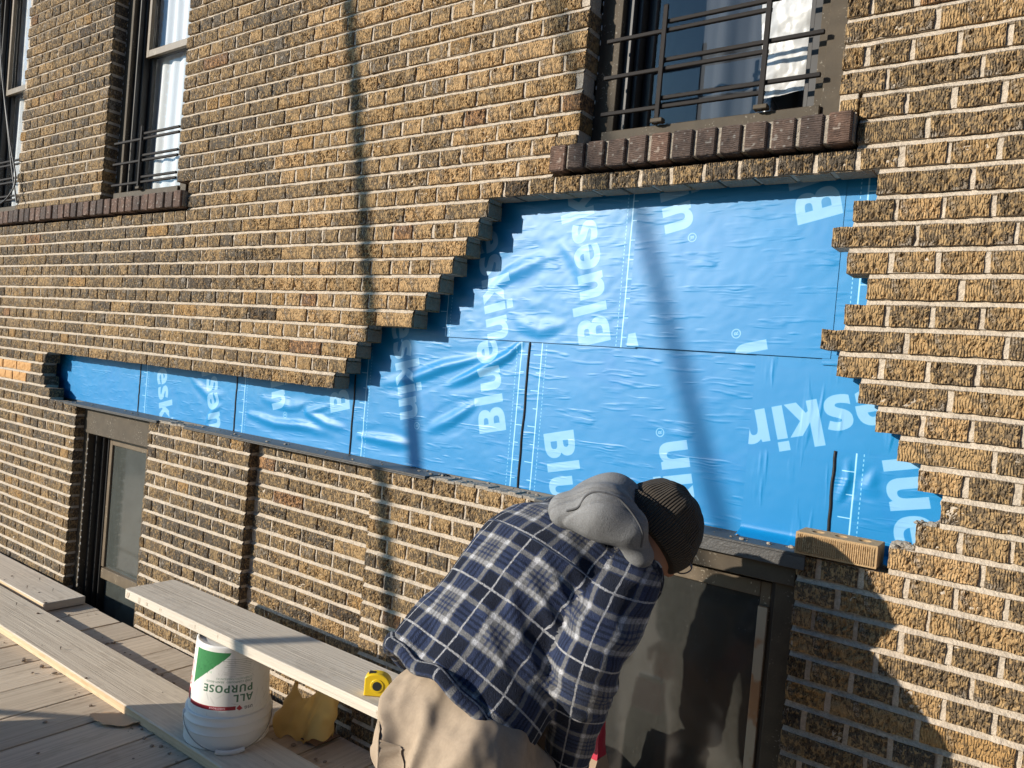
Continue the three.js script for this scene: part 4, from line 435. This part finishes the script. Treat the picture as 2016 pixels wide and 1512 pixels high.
const tor = (x, y, z) => { const p = x - OO.x, q = y - OO.y, r = z - OO.z, u = p * rx_.x + q * rx_.y + r * rx_.z, v = p * ax.x + q * ax.y + r * ax.z, w = p * nx_.x + q * nx_.y + r * nx_.z; const [hu, hw] = lerpT(JT, v), w0 = 0.025 * Math.sin(Math.PI * cl(v / 0.5)); return [u, v, w, hu, hw, w0]; };
const folds = (u, v, w) => { const s = sst(-0.05, 0.12, u) * sst(0.02, 0.12, v) * (1 - sst(0.28, 0.4, v)); return 0.017 * s * Math.pow(0.5 + 0.5 * Math.sin((u * 0.55 + v * 0.9) * 105 + 3.5 * N3(u * 7, v * 7, 3)), 2) * (0.5 + 0.5 * sst(-0.3, 0.3, N3(u * 6, v * 6, 11))) + 0.009 * N3(u * 9 + v * 4, v * 5, w * 5) + 0.005 * N3(u * 21, v * 14 + u * 9, 8) + 0.01 * (1 - sst(0.0, 0.1, v)) * Math.sin(u * 34 + 3 * N3(u * 5, v * 3)); };
const torD = (x, y, z) => { const [u, v, w, hu, hw, w0] = tor(x, y, z); const k = Math.hypot(u / hu, (w - w0) / hw); let d = (k - 1) * Math.min(hu, hw) * 1.05 - folds(u, v, w) * cl(1 - Math.abs(k - 1) * 2); d = Math.max(d, -0.042 - v, v - 0.55); return d; };
const armCurve = (S, E, W, r0, r1) => { const c = new THREE.CatmullRomCurve3([S, S.clone().lerp(E, 0.55), E, E.clone().lerp(W, 0.45), W]), n = 16, P = c.getSpacedPoints(n), L = c.getLength(), F = c.computeFrenetFrames(n); const SW = W.clone().sub(S).normalize(); const near = (x, y, z) => { let bd = 9, bi = 0, bt = 0; for (let i = 0; i < n; i++) { const A = P[i], B = P[i + 1], dx = B.x - A.x, dy = B.y - A.y, dz = B.z - A.z, t = cl(((x - A.x) * dx + (y - A.y) * dy + (z - A.z) * dz) / (dx * dx + dy * dy + dz * dz)), d = Math.hypot(x - A.x - t * dx, y - A.y - t * dy, z - A.z - t * dz); if (d < bd) { bd = d; bi = i; bt = t; } } return [bd, bi, bt]; };
  return { sdf: (x, y, z) => { const [d, i, t] = near(x, y, z); return d - mix(r0, r1, (i + t) / n); }, uv: (x, y, z, off) => { const [d, i, t] = near(x, y, z), s = (i + t) / n, q = new V3(x, y, z).sub(P[i].clone().lerp(P[i + 1], t)); const nn = F.normals[i].clone().lerp(F.normals[Math.min(n, i + 1)], t), bb2 = F.binormals[i].clone().lerp(F.binormals[Math.min(n, i + 1)], t); return [Math.atan2(q.dot(bb2), q.dot(nn)) * 0.075 + off, ((x - S.x) * SW.x + (y - S.y) * SW.y + (z - S.z) * SW.z) * 1.12]; } }; };
const acR = armCurve(shR, elR, wrR, 0.08, 0.054), acL = armCurve(shL, elL, wrL, 0.078, 0.054), slR = acR.sdf, slL = acL.sdf;
const armF = (x, y, z) => 0.006 * N3(x * 12, y * 26, z * 12) + 0.007 * Math.pow(0.5 + 0.5 * Math.sin(y * 75 + x * 30 + 3 * N3(x * 8, y * 8, z * 8)), 2) * (1 - sst(0.12, 0.2, Math.hypot(x - elR.x, y - elR.y, z - elR.z)));
const armR = (x, y, z) => slR(x, y, z) - armF(x, y, z), armL = (x, y, z) => slL(x, y, z) - armF(x, y, z);
function split(g, uvOf) { const h = g.toNonIndexed(), p = h.attributes.position, uv = new Float32Array(p.count * 2); for (let i = 0; i < p.count; i += 3) { const c = [0, 1, 2].map((k) => (p.getComponent(i, k) + p.getComponent(i + 1, k) + p.getComponent(i + 2, k)) / 3), reg = uvOf(...c, -1); for (let k = 0; k < 3; k++) { const [a, b] = uvOf(p.getX(i + k), p.getY(i + k), p.getZ(i + k), reg); uv[2 * (i + k)] = a; uv[2 * (i + k) + 1] = b; } } 
  for (let i = 0; i < p.count; i += 3) for (let k = 1; k < 3; k++) { const d = uv[2 * (i + k)] - uv[2 * i]; if (Math.abs(d) > 0.3) uv[2 * (i + k)] -= Math.sign(d) * 2 * Math.PI * (Math.abs(d) > 0.8 ? 0.19 : 0.075); } h.setAttribute('uv', new THREE.BufferAttribute(uv, 2)); return h; }
const jacketUV = (x, y, z, reg) => { if (reg === -1) { const t = torD(x, y, z), a = armR(x, y, z), b = armL(x, y, z); const dR = elR.clone().sub(shR).normalize(), dL = elL.clone().sub(shL).normalize(), q = new V3(x, y, z); if (a < t + 0.006 && q.clone().sub(shR).dot(dR) > 0.012) return 1; if (b < t + 0.006 && q.clone().sub(shL).dot(dL) > 0.012) return 2; return 0; } if (reg === 0) { const [u, v, w, hu, hw, w0] = tor(x, y, z); return [Math.atan2(u / hu, (w - w0) / hw) * 0.19 + 0.03, v + 0.012]; } return reg === 1 ? acR.uv(x, y, z, 0.02) : acL.uv(x, y, z, 0.05); };
{ const collar = cap(at3(0.05, 0.43, 0.0), at3(0.085, 0.5, -0.01), 0.095, 0.078); const f = (x, y, z) => smin(smin(smin(torD(x, y, z), collar(x, y, z), 0.03), armR(x, y, z), 0.03), armL(x, y, z), 0.03); const g = surfaceNets(f, [0.4, 0.55, 0.12], [1.16, 1.36, 0.98], 0.0075); const j = part('jacket', split(g, jacketUV), plaidM, person);
  // hem band, rolled
  const hem = []; for (let i = 0; i < 64; i++) { const t = i / 64 * 6.2832, u = 0.2 * Math.sin(t), w = 0.155 * Math.cos(t); hem.push(at3(u, -0.04 + 0.006 * Math.sin(t * 5) + 0.004 * Math.sin(t * 11), w + 0.002 + 0.008 * Math.sin(u * 34))); } const hg = tube(hem, 0.016, 200, 12, true); const uv = hg.attributes.uv; for (let i = 0; i < uv.count; i++) uv.setXY(i, uv.getX(i) * 1.1, uv.getY(i) * 0.1 + 0.01); part('hem_band', hg, plaidM, j);
  const cf = []; const cd = wrR.clone().sub(elR).normalize(), ce = new V3(0, 0, 1).addScaledVector(cd, -cd.z).normalize(), cs = new V3().crossVectors(cd, ce); for (let i = 0; i < 24; i++) { const t = i / 24 * 6.2832; cf.push(wrR.clone().addScaledVector(cd, 0.03).addScaledVector(ce, 0.044 * Math.cos(t)).addScaledVector(cs, 0.044 * Math.sin(t))); } part('cuff', tube(cf, 0.012, 60, 8, true), plaidM, j);
  { const dR = elR.clone().sub(shR).normalize(), e1 = new V3(0, 1, 0).addScaledVector(dR, -dR.y).normalize(), e2 = new V3().crossVectors(dR, e1), pts = []; for (let i = 0; i < 40; i++) { const t = i / 40 * 6.2832, d = e1.clone().multiplyScalar(Math.cos(t)).addScaledVector(e2, Math.sin(t)), c = shR.clone().addScaledVector(dR, 0.014); let r = 0.02; while (f(c.x + d.x * r, c.y + d.y * r, c.z + d.z * r) < 0 && r < 0.16) r += 0.002; pts.push(c.addScaledVector(d, r)); } part('armhole_seam', tube(pts, 0.0035, 120, 6, true), plaidM, j); }
  // yoke and shoulder seam
  const seam = []; for (let i = 0; i <= 16; i++) { const t = mix(-1.0, 1.15, i / 16), v = 0.345 - 0.02 * Math.cos(t), [hu, hw] = lerpT(JT, v), w0 = 0.025 * Math.sin(Math.PI * v / 0.5); const u = hu * Math.sin(t), w = w0 + hw * Math.cos(t); const fo = folds(u, v, w) * 0.9; seam.push(at3(u, v, w + fo * 0.8 + 0.0005)); } part('yoke_seam', tube(seam, 0.0022, 60, 6), M({ color: lin(0.02, 0.03, 0.06) }), j); }
// grey hood
{ const greyH = dtex(512, 512, (u, v) => { const a = tn(u * 180, v * 180, 180, 180, 321), b = tn(u * 40, v * 40, 40, 40, 322), k = 1 + 0.16 * a + 0.06 * b; return [0.21 * k, 0.21 * k, 0.212 * k]; }, { rep: [4, 4] }); const hm = MP({ map: greyH, bumpMap: fleeceH, bumpScale: 0.0008, roughness: 0.95, sheen: 0.3 });
  const A = [0.845, 1.19, 0.6], Bm = [0.925, 1.198, 0.575], Cc = [0.984, 1.168, 0.552], Dd = [1.0, 1.105, 0.515], Ee = [0.905, 1.218, 0.475], Ff = [0.86, 1.2, 0.5], Gg = [0.985, 1.085, 0.44]; const parts = blend([cap(A, Bm, 0.03, 0.048), cap(Bm, Cc, 0.046, 0.034), cap(Cc, Dd, 0.034, 0.019), cap(Bm, Ee, 0.05, 0.042), cap(A, Ff, 0.03, 0.04), cap(Ff, Ee, 0.04, 0.042), cap(Dd, Gg, 0.019, 0.02), cap(Ee, [0.94, 1.19, 0.4], 0.042, 0.03)], 0.05);
  const pn = new V3(0.75, 0.2, 0.3).normalize(); const f = (x, y, z) => { const s = (x - 0.925) * 0.45 + (y - 1.2) * -0.55 + (z - 0.575) * 0.7; const s2 = (x - 0.95) * 0.86 + (y - 1.2) * 0.1 + (z - 0.575) * -0.35; return parts(x, y, z) - 0.006 * N3(x * 11, y * 13, z * 11) + 0.0035 * Math.exp(-((s / 0.004) ** 2)) + 0.002 * Math.exp(-(((s - 0.03) / 0.0035) ** 2)); };
  const g = surfaceNets(f, [0.76, 1.02, 0.35], [1.08, 1.32, 0.7], 0.0042); const hood = part('hood', uvm(plain(g)), hm, person);
  const on = (pts) => pts.map((q) => { const v = new V3(...q), e = 0.004; for (let i = 0; i < 40; i++) { const d = f(v.x, v.y, v.z), n = new V3(f(v.x + e, v.y, v.z) - f(v.x - e, v.y, v.z), f(v.x, v.y + e, v.z) - f(v.x, v.y - e, v.z), f(v.x, v.y, v.z + e) - f(v.x, v.y, v.z - e)).normalize(); v.addScaledVector(n, -d * 0.6); } return v; });
  for (const a of [[[0.867, 1.216, 0.691], [0.892, 1.226, 0.673], [0.91, 1.249, 0.659], [0.931, 1.27, 0.643], [0.958, 1.278, 0.623]], [[0.958, 1.278, 0.623], [0.988, 1.248, 0.602], [1.014, 1.211, 0.585], [1.034, 1.168, 0.571], [1.044, 1.124, 0.565]]]) part('hood_seam', tube(on(a), 0.0028, 50, 6), M({ color: lin(0.1, 0.1, 0.104), roughness: 0.95 }), hood); part('drawstring', tube([[1.0, 1.098, 0.5], [1.012, 1.09, 0.478], [1.024, 1.083, 0.462], [1.03, 1.072, 0.455]], 0.0022, 20, 6), M({ color: lin(0.5, 0.5, 0.52) }), hood); }
// knitted beanie
{ const f = (x, y, z) => { const p = [x - Hc.x, y - Hc.y, z - Hc.z], s = p[0] * hsd.x + p[1] * hsd.y + p[2] * hsd.z, u = p[0] * hup.x + p[1] * hup.y + p[2] * hup.z, w = p[0] * hfa.x + p[1] * hfa.y + p[2] * hfa.z; const k = Math.hypot(s / 0.094, (u - 0.006) / 0.11, (w - 0.0) / 0.112); let d = (k - 1) * 0.094 - 0.006 * N3(s * 18, u * 18, w * 18) - 0.004 * N3(s * 34, u * 20, w * 34); const low = -0.046 - 0.1 * (w < 0 ? -w * 0.35 : -w * 0.1); d = Math.max(d, low - u); const band = (k - 1) * 0.094 - 0.008; const inB = Math.max(band, low - 0.004 - u, u - (low + 0.052)); return smin(d, inB, 0.006); };
  const g = surfaceNets(f, [0.84, 1.02, 0.24], [1.16, 1.36, 0.58], 0.0042), h = g.toNonIndexed(), p = h.attributes.position, uv = new Float32Array(p.count * 2); for (let i = 0; i < p.count; i++) { const q = [p.getX(i) - Hc.x, p.getY(i) - Hc.y, p.getZ(i) - Hc.z], s = q[0] * hsd.x + q[1] * hsd.y + q[2] * hsd.z, u = q[0] * hup.x + q[1] * hup.y + q[2] * hup.z, w = q[0] * hfa.x + q[1] * hfa.y + q[2] * hfa.z; uv[2 * i] = Math.atan2(s, w) / 6.2832 * 2; uv[2 * i + 1] = u; if (i % 3) { const d = uv[2 * i] - uv[2 * (i - i % 3)]; if (Math.abs(d) > 1) uv[2 * i] -= Math.sign(d) * 2; } } h.setAttribute('uv', new THREE.BufferAttribute(uv, 2));
  const ribH = dtex(512, 64, (u, v) => cl(0.5 + 0.5 * Math.sin(u * 6.2832 * 45 + 0.5 * tn(u * 40, v * 6, 40, 6, 331))), { srgb: false, rep: [1, 8] }); const bean = part('beanie', h, MP({ color: lin(0.052, 0.04, 0.028), bumpMap: ribH, bumpScale: 0.0045, roughness: 0.95, sheen: 0.35, sheenColor: lin(0.1, 0.08, 0.06) }), person); }
// glasses
{ const g = [tube([hd(0.08, 0.005, 0.0), hd(0.078, 0.0, 0.05), hd(0.066, -0.008, 0.1)], 0.0022, 16, 6), tube([hd(-0.08, 0.005, 0.0), hd(-0.078, 0.0, 0.05), hd(-0.066, -0.008, 0.1)], 0.0022, 16, 6)]; for (const s of [1, -1]) { const c = []; for (let i = 0; i < 14; i++) { const t = i / 14 * 6.2832; c.push(hd(s * 0.036 + 0.026 * Math.cos(t), -0.014 + 0.018 * Math.sin(t), 0.108)); } g.push(tube(c, 0.0018, 36, 6, true)); } g.push(tube([hd(-0.012, -0.01, 0.109), hd(0, -0.006, 0.113), hd(0.012, -0.01, 0.109)], 0.0018, 10, 6)); part('glasses', merge(g), M({ color: lin(0.05, 0.06, 0.1), roughness: 0.35 }), person); }
// khaki work trousers
{ const tf = blend([ell(at3(0.05, -0.05, -0.01), rx_, ax, nx_, 0.16, 0.11, 0.11), cap(hipL, knL, 0.108, 0.082), cap(knL, anL, 0.08, 0.07), cap(hipR, knR, 0.108, 0.082), cap(knR, anR, 0.08, 0.07), cap(at3(-0.005, -0.12, 0.015), at3(0.01, -0.17, 0.015), 0.097, 0.09), cap(at3(0.13, -0.12, 0.02), at3(0.13, -0.17, 0.02), 0.1, 0.095)], 0.035);
  const f = (x, y, z) => { const [u, v] = tor(x, y, z); return Math.max(tf(x, y, z) - 0.019 * Math.pow(0.5 + 0.5 * Math.sin((x * 0.9 + y * 0.42) * 60 + 4.5 * N3(x * 5, y * 5, z * 5)), 2.6) * (1 - sst(0.72, 0.86, y)) - 0.009 * N3(x * 15, y * 9, z * 15) - 0.004 * N3(x * 34, y * 20, z * 34), 0.075 - y, v - 0.005); };
  const tw = dtex(512, 512, (u, v) => { const t = 0.5 + 0.5 * Math.sin((u * 150 + v * 150) * 6.2832), a = tn(u * 30, v * 30, 30, 30, 341), b = tn(u * 120, v * 120, 120, 120, 342), k = 1 + 0.06 * t + 0.08 * a + 0.06 * b; return [0.34 * k, 0.26 * k, 0.185 * k]; }, { rep: [3, 3] }); const kM = M({ map: tw, roughness: 0.92 });
  const g = surfaceNets(f, [0.42, 0.05, 0.4], [1.06, 0.96, 1.04], 0.008); const tr = part('trousers', uvm(plain(g)), kM, person); const lineM = M({ color: lin(0.22, 0.165, 0.115), roughness: 0.95 });
  const ride = (pts, o = 0.0008) => pts.map((q) => { const v = new V3(...q); for (let i = 0; i < 30; i++) { const d = f(v.x, v.y, v.z), e = 0.004, n = new V3(f(v.x + e, v.y, v.z) - f(v.x - e, v.y, v.z), f(v.x, v.y + e, v.z) - f(v.x, v.y - e, v.z), f(v.x, v.y, v.z + e) - f(v.x, v.y, v.z - e)).normalize(); v.addScaledVector(n, (o - d) * 0.7); } return v; });
  const sew = (a) => part('seam', tube(ride(a), 0.0013, 50, 5), lineM, tr);
  sew([[0.82, 0.7, 1], [0.84, 0.64, 1], [0.86, 0.55, 1]]); sew([[0.835, 0.7, 1], [0.855, 0.64, 1], [0.875, 0.55, 1]]);
  // patch pockets and a flap
  for (const [nm, pw, ph, base] of [['back_pocket', 0.12, 0.13, [0.66, 0.68, 1]], ['back_pocket', 0.12, 0.13, [0.83, 0.62, 1]]]) { const fg = new THREE.PlaneGeometry(pw, ph, 16, 14), p = fg.attributes.position; for (let i = 0; i < p.count; i++) { const q = ride([[base[0] + p.getX(i), base[1] + p.getY(i) - p.getX(i) * 0.3, base[2]]], 0.0035)[0]; p.setXYZ(i, q.x, q.y, q.z); } fg.computeVertexNormals(); part(nm, fg, M({ map: tw, roughness: 0.92, side: THREE.DoubleSide }), tr); } }
// boots
for (const [k, n] of [[anL, 1], [anR, 2]]) { const f = blend([cap([k.x, 0.13, k.z], [k.x, 0.06, k.z], 0.052, 0.05), cap([k.x, 0.05, k.z + 0.03], [k.x + 0.02, 0.045, k.z - 0.17], 0.046, 0.04)], 0.03); const h = (x, y, z) => Math.max(f(x, y, z), 0.003 - y); part('boot', uvm(plain(surfaceNets(h, [k.x - 0.12, -0.01, k.z - 0.26], [k.x + 0.14, 0.22, k.z + 0.12], 0.008))), M({ color: lin(0.12, 0.075, 0.04), roughness: 0.8 }), person); }
// ---------- what stands outside the frame and shows by its shadow or reflection ----------
function hang(label, pts, r) { const m = shadow(new THREE.Mesh(tube(pts, r, 60, 6), M({ color: lin(0.02, 0.02, 0.022), roughness: 0.5 }))); m.name = numbered('hanging_cable'); scene.add(m); tag(m, label, 'cable', 'black cables by the leftmost window'); }
hang('straight black cable hanging down past the leftmost window', [[-4.34, 3.95, 0.02], [-4.3, 3.489, 0.02], [-4.203, 3.165, 0.02], [-4.06, 2.808, 0.02], [-3.933, 2.528, 0.025], [-3.792, 2.288, 0.035]], 0.005);
hang('looped black cable curling over the long left sill', [[-4.4, 3.95, 0.04], [-4.3, 3.6, 0.03], [-4.204, 3.229, 0.03], [-3.975, 2.695, 0.03], [-3.85, 2.42, 0.03], [-3.912, 2.326, 0.045], [-4.1, 2.284, 0.045], [-4.4, 2.3, 0.045]], 0.005);
const poleM = M({ color: lin(0.12, 0.1, 0.08), roughness: 0.8 });
function pole(label, a, b, r) { const m = shadow(new THREE.Mesh(rod(a, b, r, 16), poleM)); m.name = numbered('leaning_pole'); scene.add(m); tag(m, label, 'pole', 'leaning poles outside the frame'); }
pole('leaning pole behind the viewer whose shadow crosses the left brickwork', [-2.39, -0.74, 3.6], [-4.35, 8.4, 3.6], 0.033);
pole('leaning pole farther back whose soft shadow crosses the membrane', [-2.08, -0.74, 6], [-5.58, 8.7, 6], 0.021);
{ const t = thing('tool_chest', 'low tool chest outside the frame that shades the deck', 'chest', [-1.61, 0.002, 1.8]); const c = M({ color: lin(0.06, 0.06, 0.065), roughness: 0.6 }); part('body', cbox(-0.36, 0.36, 0, 0.54, -0.2, 0.2, 0.01), c, t); part('lid', cbox(-0.365, 0.365, 0.542, 0.62, -0.205, 0.205, 0.012), c, t); part('handle', tube([[-0.1, 0.62, 0], [-0.08, 0.66, 0], [0.08, 0.66, 0], [0.1, 0.62, 0]], 0.008, 20, 8), steelMat, t); }
{ const t = thing('shovel', 'shovel laid across the tool chest outside the frame', 'shovel', [0, 0, 0]); part('shaft', rod([-1.6, 0.64, 1.62], [-2.9, 0.65, 2.64], 0.018, 12), deckM[1], t); part('blade', new THREE.SphereGeometry(0.12, 16, 10, 0, 6.2832, 0, 1.1).scale(1, 0.35, 1.25).translate(-2.95, 0.6, 2.68), steelMat, t); }
// house with lap siding across the yard, mirrored in the glass
{ const h = thing('siding_house', 'grey house with lap siding standing across the yard', 'house', [-1.6, -0.75, 7.2]); const sm = M({ color: lin(0.28, 0.29, 0.29), roughness: 0.7 }); part('wall', uvm(new THREE.BoxGeometry(9, 7, 0.3).translate(4.5, 3.5, 0.2)), sm, h); const sg = cbox(0, 9, 0, 0.13, -0.03, 0.0, 0.002); const ps = sg.attributes.position; for (let i = 0; i < ps.count; i++) if (ps.getY(i) > 0.06) ps.setZ(i, ps.getZ(i) + 0.02); sg.computeVertexNormals(); for (let i = 0; i < 52; i++) part('siding_board', sg, sm, h, [0, 0.1 + i * 0.132, 0]);
  for (const x of [1.2, 4.2, 7]) { const w = grp('window', h, [x, 2.2, -0.05]); part('frame', merge([cbox(0, 1, 0, 0.07, 0, 0.05), cbox(0, 1, 1.33, 1.4, 0, 0.05), cbox(0, 0.07, 0.07, 1.33, 0, 0.05), cbox(0.93, 1, 0.07, 1.33, 0, 0.05)]), M({ color: lin(0.7, 0.7, 0.68) }), w); part('pane', cbox(0.07, 0.93, 0.07, 1.33, 0.01, 0.03), MP({ color: lin(0.03, 0.035, 0.04), roughness: 0.05 }), w); } }
renderer.render(scene, camera);
